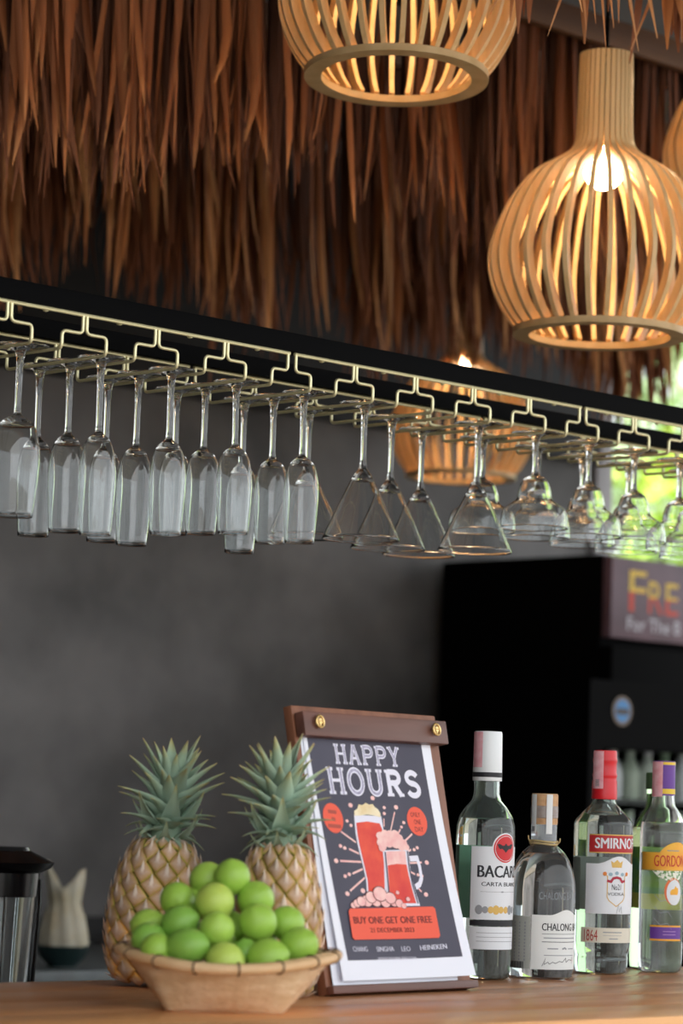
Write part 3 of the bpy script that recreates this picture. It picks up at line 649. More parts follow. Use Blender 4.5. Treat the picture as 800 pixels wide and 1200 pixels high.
# sheets: local x, z on the board, lifted off it toward the lower corners
PAPER = pm('white_paper', (238, 240, 250), .7); PRINT = pm('slate_poster_ink', (74, 72, 88), .6, col2=(66, 64, 80), scale=10)
ZT = BH - .0345
def sheet_y(x, z, k=1.0, base=-.0012):
    v = max(0, (ZT - z) / .29); s = (x + .12) / .24
    return base - k * (.0105 * v ** 1.7 + .006 * v ** 2.2 * max(0, s) ** 2 - .0035 * v * math.sin(PI * min(1, max(0, s))))
def sheet(name, quad, mat, k, base, lift=0, nx=14, nz=18, parent=None):
    (x0, x1, z1), (x2, x3, z0) = quad; m = MB()
    for back in (0, .00025):
        for i in range(nz + 1):
            t = i / nz; z = z1 + (z0 - z1) * t
            for j in range(nx + 1):
                s = j / nx; x = (x0 + (x2 - x0) * t) * (1 - s) + (x1 + (x3 - x1) * t) * s; m.v.append((x, sheet_y(x, z, k, base) - lift + back, z))
    n1 = (nx + 1) * (nz + 1)
    for i in range(nz):
        for j in range(nx):
            a = i * (nx + 1) + j; m.f.append((a, a + nx + 1, a + nx + 2, a + 1)); m.f.append((n1 + a, n1 + a + 1, n1 + a + nx + 2, n1 + a + nx + 1))
    return put(name, m.mesh(name, mat, sharp=60), parent)
under = sheet('blank_sheet', ((-.1195, .0985, ZT + .02), (-.1200, .0960, .0095)), PAPER, .35, -.0009, parent=None)
under.parent = mbd; under['label'] = 'plain white sheet behind the printed poster'
ps = thing('poster_sheet', 'white bordered happy hours poster with two red drinks printed on slate', 'poster', mbd.location, mbd.rotation_euler)
pp = sheet('paper', ((-.1165, .1065, ZT + .02), (-.1105, .1165, .0130)), PAPER, 1.0, -.0022, parent=ps)
PQ = ((-.1100, .0905, ZT + .001), (-.0965, .1005, .0345))     # printed area: top left/right, bottom left/right
pr_ = sheet('slate_print', PQ, PRINT, 1.0, -.0022, lift=.0003, parent=ps)
def uv(u, v):
    (x0, x1, z1), (x2, x3, z0) = PQ; z = z1 + (z0 - z1) * v; xl = x0 + (x2 - x0) * v; xr = x1 + (x3 - x1) * v; return xl + (xr - xl) * u, z
def decal(name, geos, mat, layer, parent=None):
    def fn(u, v): x, z = uv(u, v); return (x, sheet_y(x, z, 1.0, -.0022) - .0004 - .00016 * layer, z)
    return put(name, refined(geos, .08, fn, name, mat), parent or ps)
ASP = .20 / .243          # width over height of the printed area
def fitted(s, u0, u1, v0, v1, bold=0, shear=0):
    vs, fs = text_geo(s, bold); return [(u0 + a * (u1 - u0), v1 - b * (v1 - v0) + shear * a) for a, b in vs], fs
INKW = pm('ink_white', (232, 230, 244), .6); INKL = pm('ink_lavender', (150, 146, 172), .6, col2=(186, 182, 206), scale=260, detail=2); INKO = pm('ink_orange', (238, 92, 66), .6); INKR = pm('ink_red', (214, 54, 50), .6, col2=(232, 84, 58), scale=40)
INKP = pm('ink_pink', (240, 178, 176), .6, col2=(250, 208, 200), scale=90); INKY = pm('ink_straw', (232, 208, 160), .6, col2=(244, 230, 196), scale=80); INKD = pm('ink_dark_red', (120, 44, 44), .6)
# slab letters for the title as strokes in a unit cell
def arc(cx, cy, rx, ry, a0, a1, n=14): return [(cx + rx * math.cos(R(a0 + (a1 - a0) * k / n)), cy + ry * math.sin(R(a0 + (a1 - a0) * k / n))) for k in range(n + 1)]
S = .15
LET = {
 'H': [[(.2, 0), (.2, 1)], [(.8, 0), (.8, 1)], [(.2, .52), (.8, .52)], [(.02, .05), (.38, .05)], [(.62, .05), (.98, .05)], [(.02, .95), (.38, .95)], [(.62, .95), (.98, .95)]],
 'A': [[(.16, 0), (.5, 1)], [(.84, 0), (.5, 1)], [(.28, .32), (.72, .32)], [(.0, .05), (.32, .05)], [(.68, .05), (1, .05)], [(.36, .95), (.64, .95)]],
 'P': [[(.22, 0), (.22, 1)], [(.22, .93)] + arc(.58, .70, .28, .23, 90, -90) + [(.22, .47)], [(.04, .05), (.42, .05)], [(.04, .95), (.3, .95)]],
 'Y': [[(.5, 0), (.5, .45), (.16, 1)], [(.5, .45), (.84, 1)], [(.3, .05), (.7, .05)], [(0, .95), (.32, .95)], [(.68, .95), (1, .95)]],
 'O': [arc(.5, .5, .38, .44, 0, 360, 28)],
 'U': [[(.2, 1)] + arc(.5, .36, .3, .3, 180, 360) + [(.8, 1)], [(.02, .95), (.38, .95)], [(.62, .95), (.98, .95)]],
 'R': [[(.22, 0), (.22, 1)], [(.22, .93)] + arc(.56, .72, .27, .21, 90, -90) + [(.22, .51)], [(.5, .5), (.84, .02)], [(.04, .05), (.42, .05)], [(.04, .95), (.3, .95)], [(.76, .05), (1, .05)]],
 'S': [arc(.5, .73, .30, .21, 20, 270, 14) + arc(.5, .28, .32, .23, 90, -160, 14)]}
def title(s, u0, u1, v0, v1, wts, layer):
    n = len(s); cw = (u1 - u0) / n; outer = []; inner = []
    for i, ch in enumerate(s):
        for st in LET[ch]:
            thin = len(st) == 2 and abs(st[0][1] - st[1][1]) < .01
            for wd, dst in (((.12 if thin else .22), outer), ((.0 if thin else .10) if wts[i] else 0, inner)):
                if not wd: continue
                vs, fs = ribbon(st, wd, False)
                dst.append(([(u0 + cw * (i + .04 + .92 * x), v1 - (v1 - v0) * y) for x, y in vs], fs))
    decal('title_letters', outer, INKW, layer); decal('title_shading', inner, INKL, layer + 1)
title('HAPPY', .205, .79, .030, .120, (1, 1, 1, 1, 1), 0)
title('HOURS', .105, .945, .138, .258, (1, 1, 1, 0, 0), 0)
TP = {'rays': [[(0.1515, 0.4276), (0.2658, 0.475)], [(0.1949, 0.5051), (0.2744, 0.5257)], [(0.0981, 0.5597), (0.2811, 0.563)], [(0.1847, 0.6162), (0.2833, 0.5948)], [(0.1363, 0.6931), (0.2869, 0.6341)], [(0.6562, 0.3314), (0.5914, 0.4175)], [(0.55, 0.3627), (0.5379, 0.4004)], [(0.6798, 0.4106), (0.6474, 0.4347)], [(0.7776, 0.4314), (0.6988, 0.4658)], [(0.7417, 0.5039), (0.715, 0.5107)], [(0.7094, 0.5659), (0.8145, 0.5632)], [(0.7022, 0.6073), (0.7355, 0.618)], [(0.7288, 0.6766), (0.7647, 0.6978)]], 'dots': [((0.2756, 0.3072), 0.0185, 0.0104), ((0.4809, 0.2706), 0.0185, 0.0104), ((0.5698, 0.3126), 0.0136, 0.0076), ((0.561, 0.34), 0.0136, 0.0076), ((0.6757, 0.3093), 0.0185, 0.0104), ((0.7206, 0.3795), 0.0136, 0.0076), ((0.693, 0.4002), 0.0123, 0.0069), ((0.2221, 0.379), 0.0136, 0.0076), ((0.2492, 0.3986), 0.0136, 0.0076), ((0.1251, 0.4927), 0.0148, 0.0083), ((0.1592, 0.5016), 0.0148, 0.0083), ((0.0638, 0.5595), 0.0185, 0.0104), ((0.1175, 0.6277), 0.0148, 0.0083), ((0.1556, 0.6193), 0.0148, 0.0083), ((0.1078, 0.7061), 0.0185, 0.0104), ((0.249, 0.6925), 0.0197, 0.0111), ((0.7999, 0.4952), 0.0136, 0.0076), ((0.7687, 0.504), 0.0136, 0.0076), ((0.8598, 0.5635), 0.0185, 0.0104), ((0.7617, 0.6203), 0.0136, 0.0076), ((0.7943, 0.6255), 0.0136, 0.0076), ((0.7972, 0.7108), 0.0185, 0.0104)], 'ovals': [((0.1042, 0.3681), 0.0845, 0.0675), ((0.8417, 0.3723), 0.088, 0.0675)], 'tall': [(0.2905, 0.3498), (0.2761, 0.4344), (0.2763, 0.4885), (0.2875, 0.5698), (0.2935, 0.6443), (0.2794, 0.705), (0.4498, 0.7073), (0.4906, 0.5712), (0.5209, 0.4688), (0.5283, 0.4072), (0.5286, 0.3525)], 'tallbeer': [(0.296, 0.387), (0.2908, 0.4344), (0.291, 0.4886), (0.2998, 0.5699), (0.3057, 0.6444), (0.2926, 0.7018), (0.4363, 0.7038), (0.4759, 0.5711), (0.5061, 0.4688), (0.5149, 0.4106), (0.5029, 0.3867), (0.3946, 0.3787)], 'tallfoam': [(0.2914, 0.3545), (0.2958, 0.3328), (0.3262, 0.3225), (0.345, 0.3021), (0.3748, 0.3053), (0.4092, 0.2943), (0.4377, 0.3016), (0.4696, 0.298), (0.4838, 0.3116), (0.5089, 0.3217), (0.5239, 0.3402), (0.5182, 0.358), (0.4649, 0.3513), (0.4046, 0.3474), (0.3412, 0.353)], 'mug': [(0.4857, 0.5097), (0.4759, 0.5711), (0.4644, 0.6461), (0.4439, 0.7414), (0.591, 0.7628), (0.7231, 0.7622), (0.7077, 0.704), (0.6957, 0.6348), (0.7011, 0.5728), (0.7135, 0.5038)], 'mugband': [(0.514, 0.5133), (0.5018, 0.5747), (0.6741, 0.5726), (0.6843, 0.5106)], 'mugbeer': [(0.5031, 0.5782), (0.4888, 0.6464), (0.468, 0.7349), (0.5828, 0.7503), (0.6927, 0.7507), (0.6805, 0.6898), (0.6733, 0.6208), (0.6737, 0.574), (0.5923, 0.5679)], 'mugl': [(0.5031, 0.5166), (0.4912, 0.5849), (0.4752, 0.6736), (0.4607, 0.7348)], 'mugr': [(0.7015, 0.5107), (0.6893, 0.5865), (0.692, 0.6693), (0.7068, 0.7523)], 'handle': [(0.712, 0.5466), (0.779, 0.5443), (0.7869, 0.5803), (0.7836, 0.6357), (0.7576, 0.6632), (0.7166, 0.6765)], 'foam': [((0.4843, 0.4448), 0.0345, 0.0194), ((0.4806, 0.4755), 0.037, 0.0208), ((0.4791, 0.4994), 0.0296, 0.0167), ((0.5306, 0.4346), 0.0345, 0.0194), ((0.5725, 0.4381), 0.037, 0.0208), ((0.6167, 0.4347), 0.0345, 0.0194), ((0.648, 0.4519), 0.0345, 0.0194), ((0.6771, 0.4761), 0.0345, 0.0194), ((0.696, 0.4934), 0.0271, 0.0153), ((0.5503, 0.4689), 0.0493, 0.0278), ((0.6106, 0.4725), 0.0493, 0.0278), ((0.6542, 0.4898), 0.037, 0.0208), ((0.4936, 0.4927), 0.0296, 0.0167)], 'bubbles': [((0.1345, 0.7582), 0.0222, 0.0125), ((0.1678, 0.7493), 0.0296, 0.0167), ((0.2069, 0.7412), 0.037, 0.0208), ((0.2627, 0.7386), 0.0444, 0.025), ((0.3009, 0.7223), 0.0444, 0.025), ((0.3824, 0.7078), 0.0567, 0.0319), ((0.3418, 0.7398), 0.0419, 0.0236), ((0.4198, 0.7444), 0.0419, 0.0236), ((0.4681, 0.7267), 0.0444, 0.025), ((0.4988, 0.7456), 0.0345, 0.0194), ((0.5398, 0.751), 0.032, 0.0181), ((0.5728, 0.7625), 0.0222, 0.0125), ((0.5433, 0.7018), 0.0148, 0.0083), ((0.6216, 0.7324), 0.0173, 0.0097)], 'banner': [(0.0803, 0.7838), (0.0977, 0.7726), (0.8252, 0.7671), (0.8428, 0.7773), (0.8378, 0.9002), (0.8201, 0.9117), (0.0831, 0.9103), (0.0694, 0.8985)], 't1': ((0.1083, 0.8399), (0.7906, 0.8417)), 't2': ((0.2389, 0.8791), (0.6211, 0.8815)), 't3': ((0.0604, 0.9614), (0.1886, 0.9627)), 't4': ((0.2679, 0.9647), (0.4208, 0.9648)), 't5': ((0.4863, 0.9664), (0.5627, 0.9665)), 't6': ((0.6501, 0.9648), (0.8807, 0.9609)), 't7': ((0.2629, 1.0032), (0.5951, 1.0065))}
def T(key): return [tuple(p) for p in TP[key]]
def poly(key): p = T(key); return p, [tuple(range(len(p)))]
decal('title_overline', [fitted('LET THEM POURING', .34, .66, .002, .008)] if False else [ribbon([(.34, .006), (.68, .006)], .005)], INKL, 0)
for a in TP['rays']: decal('ray', [ribbon(a, .009)], INKP, 0)
for k, (c, ru, rv) in enumerate(TP['dots']): decal('dot', [disc2(c[0], c[1], ru, rv, 14)], INKP, 0)
for c, ru, rv in TP['ovals']: decal('orange_oval', [disc2(c[0], c[1], ru, rv, 28)], INKO, 1)
decal('oval_lettering', [fitted('ONLY', TP['ovals'][1][0][0] - .05, TP['ovals'][1][0][0] + .035, TP['ovals'][1][0][1] - .042, TP['ovals'][1][0][1] - .020, .0), fitted('ONE', TP['ovals'][1][0][0] - .03, TP['ovals'][1][0][0] + .03, TP['ovals'][1][0][1] - .008, TP['ovals'][1][0][1] + .014), fitted('DAY', TP['ovals'][1][0][0] - .032, TP['ovals'][1][0][0] + .042, TP['ovals'][1][0][1] + .026, TP['ovals'][1][0][1] + .048)], INKD, 2)
cu_, cv_ = TP['ovals'][0][0]
decal('oval_lettering', [ribbon([(cu_ - q, cv_ + d), (cu_ + q, cv_ + d + .004)], .016) for q, d in ((.035, -.03), (.016, .003), (.055, .034))], pm('ink_faded_red', (176, 74, 58), .6), 2)
decal('tall_glass_outline', [poly('tall')], INKW, 1); decal('tall_glass_beer', [poly('tallbeer')], INKR, 2); decal('tall_glass_foam', [poly('tallfoam')], INKY, 3)
decal('mug_handle', [ribbon(T('handle'), .026)], INKW, 2)
decal('mug_outline', [poly('mug')], INKW, 3); decal('mug_band', [poly('mugband')], INKP, 4); decal('mug_beer', [poly('mugbeer')], INKR, 4)
decal('mug_line', [ribbon(T('mugl'), .010), ribbon(T('mugr'), .010)], PRINT, 5)
for k, (c, ru, rv) in enumerate(TP['foam']): decal('foam_puff', [disc2(c[0], c[1], ru, rv, 18)], INKP, 5 + (k % 3))
for k, (c, ru, rv) in enumerate(TP['bubbles']):
    b_ = decal('foam_puff', [disc2(c[0], c[1], ru * 1.12, rv * 1.12, 20)], INKD, 6 + 2 * (k % 3)); decal('foam_puff_light', [disc2(c[0], c[1], ru, rv, 20)], INKP, 7 + 2 * (k % 3))
decal('orange_banner', [poly('banner')], INKO, 9)
def line(key, s, hv, bold=.0, mat=INKD, nm='lettering', ly=10):
    (a, b), (c, d) = TP[key]; decal(nm, [fitted(s, a, c, b - hv, b, bold, d - b)], mat, ly)
line('t1', 'BUY ONE GET ONE FREE', .031, .03); line('t2', '21 DECEMBER 2023', .020, .02)
for k_, s in (('t3', 'CHANG'), ('t4', 'SINGHA'), ('t5', 'LEO'), ('t6', 'HEINEKEN')): line(k_, s, .022, .03, INKW, ly=2)
line('t7', 'WWW.PANPHUREE.COM', .014, .0, INKW, ly=2)

# ------------------------------------------------------------ bottles
def facing(p): return math.atan2(-p[0], p[1])
class Bottle:
    def __init__(s, name, lab, p, group='bottles standing on the bar counter'):
        s.t = thing(name, lab, 'bottle', p, (0, 0, facing(p)), group); s.prof = None
    def glass(s, prof, mat, air_from, wall=.0022, n=64):
        s.prof = prof; m = MB().lathe([(0, prof[0][1])] + prof + [(0, prof[-1][1])], n)
        inn = [(max(r - wall, .004), z) for r, z in prof if z >= air_from and z < prof[-1][1] - .004]
        ri = inn[0][0]; inn = [(0, air_from - .0), (ri * .92, air_from), (ri, air_from + .0012)] + inn[1:] + [(0, inn[-1][1])]
        m2 = MB().lathe(inn, n); m2.f = [q[::-1] for q in m2.f]; m.add(m2.v, m2.f)
        put('glass_body', m.mesh('glass_body', mat, sharp=45), s.t); return s
    def rad(s, z):
        p = s.prof
        for a, b in zip(p, p[1:]):
            if a[1] <= z <= b[1] and b[1] > a[1]: return a[0] + (b[0] - a[0]) * (z - a[1]) / (b[1] - a[1])
        return p[-1][0]
    def patch(s, name, a0, a1, z0, z1, mat, ly=0, top=None, bot=None, n=28, parent=None, r=None, nz=3):
        m = MB()
        for i in range(nz + 1):
            for k in range(n + 1):
                q = k / n; a = R(a0 + (a1 - a0) * q); t = i / nz; zt = top(q) if top else z1; zb = bot(q) if bot else z0; z = zb + (zt - zb) * t
                rr_ = (r or s.rad(z)) + .0003 + .00022 * ly; m.v.append((rr_ * math.sin(a), -rr_ * math.cos(a), z))
        for i in range(nz):
            for k in range(n): o = i * (n + 1) + k; m.f.append((o, o + 1, o + n + 2, o + n + 1))
        return put(name, m.mesh(name, mat), parent or s.t)
    def geo(s, name, geos, mat, ly=1, a=0, z=0, r=None, parent=None):
        def fn(x, y): zz = z + y; q = (r or s.rad(zz)) + .0003 + .00022 * ly; an = R(a) + x / q; return (q * math.sin(an), -q * math.cos(an), zz)
        return put(name, refined(geos, .0035, fn, name, mat), parent or s.t)
    def text(s, txt, a0, a1, z0, h, mat, ly=1, bold=0, parent=None, name='lettering', rise=0):
        r = s.rad(z0); wd = R(a1 - a0) * r; vs, fs = text_geo(txt, bold)
        return s.geo(name, [([(x * wd, y * h + rise * math.sin(PI * x)) for x, y in vs], fs)], mat, ly, a0, z0, parent=parent)
    def lathe(s, name, prof, mat, n=40, parent=None, **k): return put(name, MB().lathe(prof, n).mesh(name, mat), parent or s.t, **k)
LW = pm('label_white', (226, 228, 232), .55); LBK = pm('label_black', (34, 34, 40), .55); LRED = pm('label_red', (206, 40, 46), .5); LGD = pm('label_gold', (206, 168, 92), .4, .3); LGY = pm('label_grey', (150, 152, 156), .6)
PINK = pm('tax_strip_pink', (232, 160, 170), .6, col2=(240, 190, 196), scale=120); LBACK = pm('label_reverse', (168, 176, 168), .6)
# white rum
b = Bottle('rum_bottle', 'tall white capped rum bottle directly beside the poster', (2.504, 2.324, CT))
G1 = pm('faint_green_glass', (230, 242, 237), 0, trans=.975, ior=1.42)
b.glass([(.028, 0), (.0325, .003), (.0338, .009), (.0346, .02), (.0352, .10), (.0354, .170), (.0348, .183), (.0318, .194), (.0250, .2045), (.0178, .2125), (.0156, .220), (.0152, .242), (.0150, .262), (.0150, .29)], G1, .190)
lb = b.patch('label', -27, 92, .0715, .158, LW); 
b.patch('back_label', 150, 300, .0715, .158, pm('green_label_reverse', (120, 168, 140), .6), -2)
b.patch('label_band', -27, 92, .0640, .0708, LBK); b.patch('lower_label', -27, 92, .0365, .0632, LW)
b.geo('emblem_ring', [disc2(0, 0, .0185, .0185, 40)], LW, 1, 43, .156, parent=lb); b.geo('emblem_border', [disc2(0, 0, .0168, .0168, 40)], LRED, 2, 43, .156, parent=lb)
b.geo('emblem_inner_line', [ribbon(arc(0, 0, .0148, .0148, 0, 360, 40), .0006)], LW, 3, 43, .156, parent=lb)
bat = [(-.0125, .004), (-.009, .0045), (-.005, .0025), (-.0018, .0028), (-.0012, .005), (0, .0042), (.0012, .005), (.0018, .0028), (.005, .0025), (.009, .0045), (.0125, .004), (.0105, 0), (.0085, -.002), (.006, -.0012), (.003, -.003), (0, -.006), (-.003, -.003), (-.006, -.0012), (-.0085, -.002), (-.0105, 0)]
b.geo('emblem_figure', [(bat, [tuple(range(len(bat)))])], LBK, 3, 43, .157, parent=lb)
b.text('BACARDI', -13, 100, .1215, .0142, LBK, 1, .03, lb); b.text('CARTA BLANCA', -5, 92, .1112, .0048, LBK, 1, .015, lb)
b.geo('rule', [ribbon([(-.028, 0), (.028, 0)], .0004), disc2(0, 0, .002, .0009, 12)], LGY, 1, 38, .1045, parent=lb)
b.text('1 LITRE', 20, 60, .0955, .0026, LGY, 1, 0, lb) if False else None
for k, q in enumerate((-9, 3, 14, 25, 36, 48, 60, 72)): b.geo('medal', [disc2(0, 0, .0038 if k % 3 else .0046, .0042 if k % 3 else .0056, 16)], LGD if 1 < k < 6 else LGY, 1, q, .0832, parent=lb)
b.geo('small_print', [ribbon([(-.03, .01 - .005 * k), (.026, .01 - .005 * k)], .0006) for k in range(3)], LGY, 1, 36, .046, parent=lb)
cp = b.lathe('cap', [(0, .236), (.0176, .236), (.0178, .2365), (.0174, .262), (.0168, .2925), (.0160, .2955), (0, .296)], pm('white_cap', (232, 236, 238), .35))
b.patch('cap_band', -180, 180, .2405, .2462, LBK, 0, r=.0176, parent=cp, n=48); 
b.text('RON', -60, -25, .2418, .0030, LW, 2, .02, cp) if False else None
b.patch('tax_strip', -78, -22, .252, .2945, PINK, 1, r=.0171, parent=cp, n=12)
# clear craft rum
b = Bottle('craft_rum_bottle', 'short round shouldered bottle with a cork stopper and cream label', (2.598, 2.314, CT))
b.glass([(.033, 0), (.0385, .003), (.0400, .009), (.0404, .02), (.0405, .105), (.0398, .117), (.0372, .130), (.0322, .1425), (.0255, .1525), (.0185, .1590), (.0150, .1615), (.0145, .165), (.0143, .172), (.0143, .190)], pm('clear_bottle_glass', (246, 248, 248), 0, trans=.975, ior=1.42), .150)
b.geo('embossed_lettering', [([(x * .05 - .025, y * .009) for x, y in text_geo('CHALONG BAY', .01)[0]], text_geo('CHALONG BAY', .01)[1])], pm('frosted_emboss', (150, 156, 160), .4), 0, 30, .096)
lc = pm('label_cream_white', (228, 229, 226), .6)
lb = b.patch('label', -17, 82, .0125, .078, lc, 0, top=lambda q: .0775 + .0065 * (math.sin(PI * max(0, min(1, (q - .30) / .7))) ** 2))
bk2 = b.patch('side_label', -72, -19, .0125, .0755, pm('label_dim', (176, 178, 172), .6)); 
for k in range(4): b.geo('small_print', [ribbon([(0, .022 + .004 * j), (0, .0245 + .004 * j)], .0022) for j in range(12)], LGY, 1, -62 + 11 * k, 0, parent=bk2)
b.geo('barcode', [ribbon([(-.012 + .0016 * k, .0), (-.012 + .0016 * k, .0085)], .0009 if k % 3 else .0013) for k in range(15)], LBK, 1, -46, .0155 - .003, parent=bk2)
b.text('CHALONG BAY', 1, 90, .0590, .0088, LBK, 1, .02, lb)
for z, wdt in ((.0550, .0005), (.0455, .0007)): b.geo('rule', [ribbon([(-.027, 0), (.027, 0)], wdt)], LBK, 1, 39, z, parent=lb)
b.text('DISTILLED FROM CANE', 2, 76, .0490, .0022, LGY, 1, 0, lb) if False else b.geo('small_print', [ribbon([(-.025, 0), (.025, 0)], .0012)], LGY, 1, 39, .0502, parent=lb)
b.geo('small_print', [ribbon([(-.02, 0), (-.006, 0)], .0014), ribbon([(.0, -.0004), (.004, .001), (.007, -.0006)], .002), ribbon([(.010, 0), (.022, 0)], .0012), ribbon([(-.016, .066), (.016, .066)], .001) if False else ribbon([(-.024, -.008), (.022, -.008)], .0009)], LGY, 1, 39, .0375, parent=lb)
b.geo('signature', [ribbon([(-.026, -.002), (-.022, .008), (-.0235, .0), (-.019, .003), (-.017, .0005), (-.013, .003), (-.009, .0015), (-.004, .004), (.001, .003), (.006, .008), (.007, .003), (.012, .006), (.018, .005), (.02, .009), (.019, .001)], .0006)], LBK, 1, 39, .0185, parent=lb)
CORKM = pm('pale_cork', (204, 164, 124), .8, col2=(184, 140, 100), scale=120)
cp = b.lathe('cork_stopper', [(0, .186), (.0160, .186), (.0163, .188), (.0163, .2215), (.0155, .2235), (0, .2235)], CORKM)
b.lathe('neck_sleeve', [(.0146, .166), (.0158, .166), (.0160, .193), (.0168, .194), (.0168, .2075), (.0164, .2085), (.0146, .2085)], pm('clear_sleeve', (216, 220, 226), .1, trans=.75, ior=1.3))
for a0, a1 in ((-62, -34), (8, 34)): b.patch('paper_seal', a0, a1, .1745, .2225, pm('seal_paper', (224, 226, 226), .6), 3, r=.0165, parent=cp, n=8)
b.geo('seal_code', [ribbon([(-.0025, .001 * j), (.0025, .001 * j)], .0005) for j in range(6)], LBK, 5, -48, .178, r=.0166, parent=cp)
TW = pm('raffia_twine', (196, 172, 124), .8)
for z in (.1625, .1655): b.t and put('twine', MB().tube([(.0168 * math.cos(2 * PI * k / 28), .0168 * math.sin(2 * PI * k / 28), z + .0008 * math.sin(4 * PI * k / 28)) for k in range(28)], .0012, 6, closed=True).mesh('twine', TW), b.t)
for x, z in ((-.0185, .168), (.0195, .1655)): put('twine_end', MB().tube([(x * .9, -.004, .1635), (x, -.006, z), (x * 1.02, -.008, z + .004)], .0009, 6).mesh('twine_end', TW), b.t)
# vodka
b = Bottle('vodka_bottle', 'red capped vodka bottle with a white label and red name band', (2.755, 2.353, CT))
b.glass([(.027, 0), (.0325, .003), (.0340, .009), (.0345, .020), (.0338, .024), (.0362, .031), (.0372, .042), (.0374, .186), (.0368, .191), (.0340, .1955), (.0205, .2095), (.0165, .2135), (.0150, .217), (.0142, .222), (.0140, .24), (.0140, .262)], pm('faint_grey_glass', (228, 238, 234), 0, trans=.975, ior=1.42), .196)
bd = b.patch('name_band', -27, 86, .1535, .1745, pm('vodka_red', (178, 36, 40), .5), 0); b.patch('band_edge', -27, 86, .1745, .1758, LGD, 0, parent=bd); b.patch('band_edge', -27, 86, .1522, .1535, LGD, 0, parent=bd)
b.text('SMIRNOFF', -15, 92, .1582, .0132, LW, 1, .03, bd)
lb = b.patch('label', -33, 88, .0765, .139, LW, 0, top=lambda q: .139 + .0095 * math.sin(PI * max(0, min(1, (q - .18) / .75))) ** 2)
b.patch('back_label', 170, 312, .08, .146, LBACK, -2)
sh = [(-.0165, .0465), (-.0125, .044), (-.0125, .018), (-.010, .0135), (0, .0065), (.010, .0135), (.0125, .018), (.0125, .044), (.0165, .0465)]
b.geo('shield_outline', [ribbon(sh, .0011)], LGD, 1, 29, .0795, parent=lb)
b.geo('shield_corner', [disc2(-.016, .047, .0026, .0026, 12), disc2(.016, .047, .0026, .0026, 12)], pm('label_orange', (222, 128, 50), .5), 2, 29, .0795, parent=lb)
crown = [(-.0068, 0), (.0068, 0), (.0085, .0085), (.0045, .0060), (.0, .0100), (-.0045, .0060), (-.0085, .0085)]
b.geo('crown_emblem', [(crown, [tuple(range(7))])], LGD, 1, 29, .1345, parent=lb)
b.geo('ribbon_print', [ribbon([(-.013, .0), (-.008, -.0012), (-.005, .003), (0, .0042), (.005, .003), (.008, -.0012), (.013, .0)], .0032)], pm('ribbon_crimson', (176, 40, 62), .5), 2, 29, .1180, parent=lb)
b.geo('pale_motif', [disc2(-.0085, .007, .0028, .0024, 10), disc2(0, .0085, .0028, .0024, 10), disc2(.0085, .007, .0028, .0024, 10)], pm('label_pale_blue', (150, 176, 190), .5), 1, 29, .1190, parent=lb)
b.text('No21', 19, 39, .1065, .0072, LBK, 1, .0, lb); b.text('VODKA', 11, 47, .0995, .0040, LBK, 1, 0, lb)
b.geo('signature', [ribbon([(-.002, -.006), (.001, .006), (.002, -.004), (.005, .002), (.006, -.006)], .0006)], LBK, 1, 33, .0835, parent=lb)
lo = b.patch('lower_label', -42, 82, .0405, .0590, pm('label_ivory', (222, 214, 196), .55), 0); b.text('1864', -34, -6, .0425, .0140, pm('year_red', (176, 52, 44), .5), 1, .0, lo)
b.geo('small_print', [ribbon([(0, .0), (.026, 0)], .0012), ribbon([(0, -.004), (.026, -.004)], .0004), ribbon([(.008, -.008), (.02, -.008)], .0012)], LGY, 1, 4, .0535, parent=lo)
RC = pm('red_cap', (212, 34, 44), .3)
cp = b.lathe('cap', [(0, .220), (.0162, .220), (.0164, .222), (.0158, .243), (.0152, .2445), (.0150, .2475), (.0158, .249), (.0158, .2515), (.0150, .253), (.0150, .266), (.0156, .268), (.0156, .271), (.0150, .2725), (.0150, .279), (.0142, .2818), (0, .282)], RC)
b.patch('tax_strip', -62, -6, .2330, .2808, PINK, 1, r=.0160, parent=cp, n=10); b.geo('strip_code', [ribbon([(-.003, .0015 * j), (.003, .0015 * j)], .0008) for j in range(6)], LGY, 3, -33, .2365, r=.0162, parent=cp)
# gin
b = Bottle('gin_bottle', 'gin bottle with an orange arched label and purple and yellow cap', (2.872, 2.352, CT))
b.glass([(.022, 0), (.0265, .003), (.0280, .009), (.0286, .02), (.0290, .18), (.0286, .1905), (.0262, .1990), (.0200, .2085), (.0158, .2140), (.0145, .222), (.0140, .232), (.0140, .262)], pm('clear_bottle_glass', (246, 248, 248), 0, trans=.975, ior=1.42), .192)
GO = pm('gin_orange', (238, 160, 48), .5, col2=(244, 186, 66), scale=30); GR = pm('gin_red', (206, 64, 40), .5); GP = pm('gin_purple', (104, 58, 150), .45)
lb = b.patch('arched_label', -62, 88, .1310, .1560, GO, 0, top=lambda q: .1545 + .0135 * math.sin(PI * max(0, min(1, (q - .38) / .62))) ** .7, n=40)
b.patch('label_edge', -62, 88, .1310, .1322, LGD, 1, parent=lb); b.patch('label_edge', -62, -58, .1322, .154, LGD, 1, parent=lb)
b.text("GORDON'S", -20, 84, .1365, .0150, GR, 1, .02, lb); b.geo('small_print', [ribbon([(-.009, 0), (.009, 0)], .0012)], LGY, 1, 30, .1570, parent=lb)
fl = pm('floral_print', (240, 240, 226), .5, col2=(96, 150, 80), scale=260, ramp=(.5, .62)); fan = [(-.022, .014), (.022, .014), (.018, .004), (.006, -.002), (-.004, .002), (-.014, .006)]
b.geo('floral_print', [(fan, [tuple(range(6))])], fl, 0, 18, .1172); b.geo('medallion', [disc2(0, 0, .0125, .0175, 30)], LRED if False else pm('medallion_orange', (226, 112, 56), .5), 0, 32, .1050)
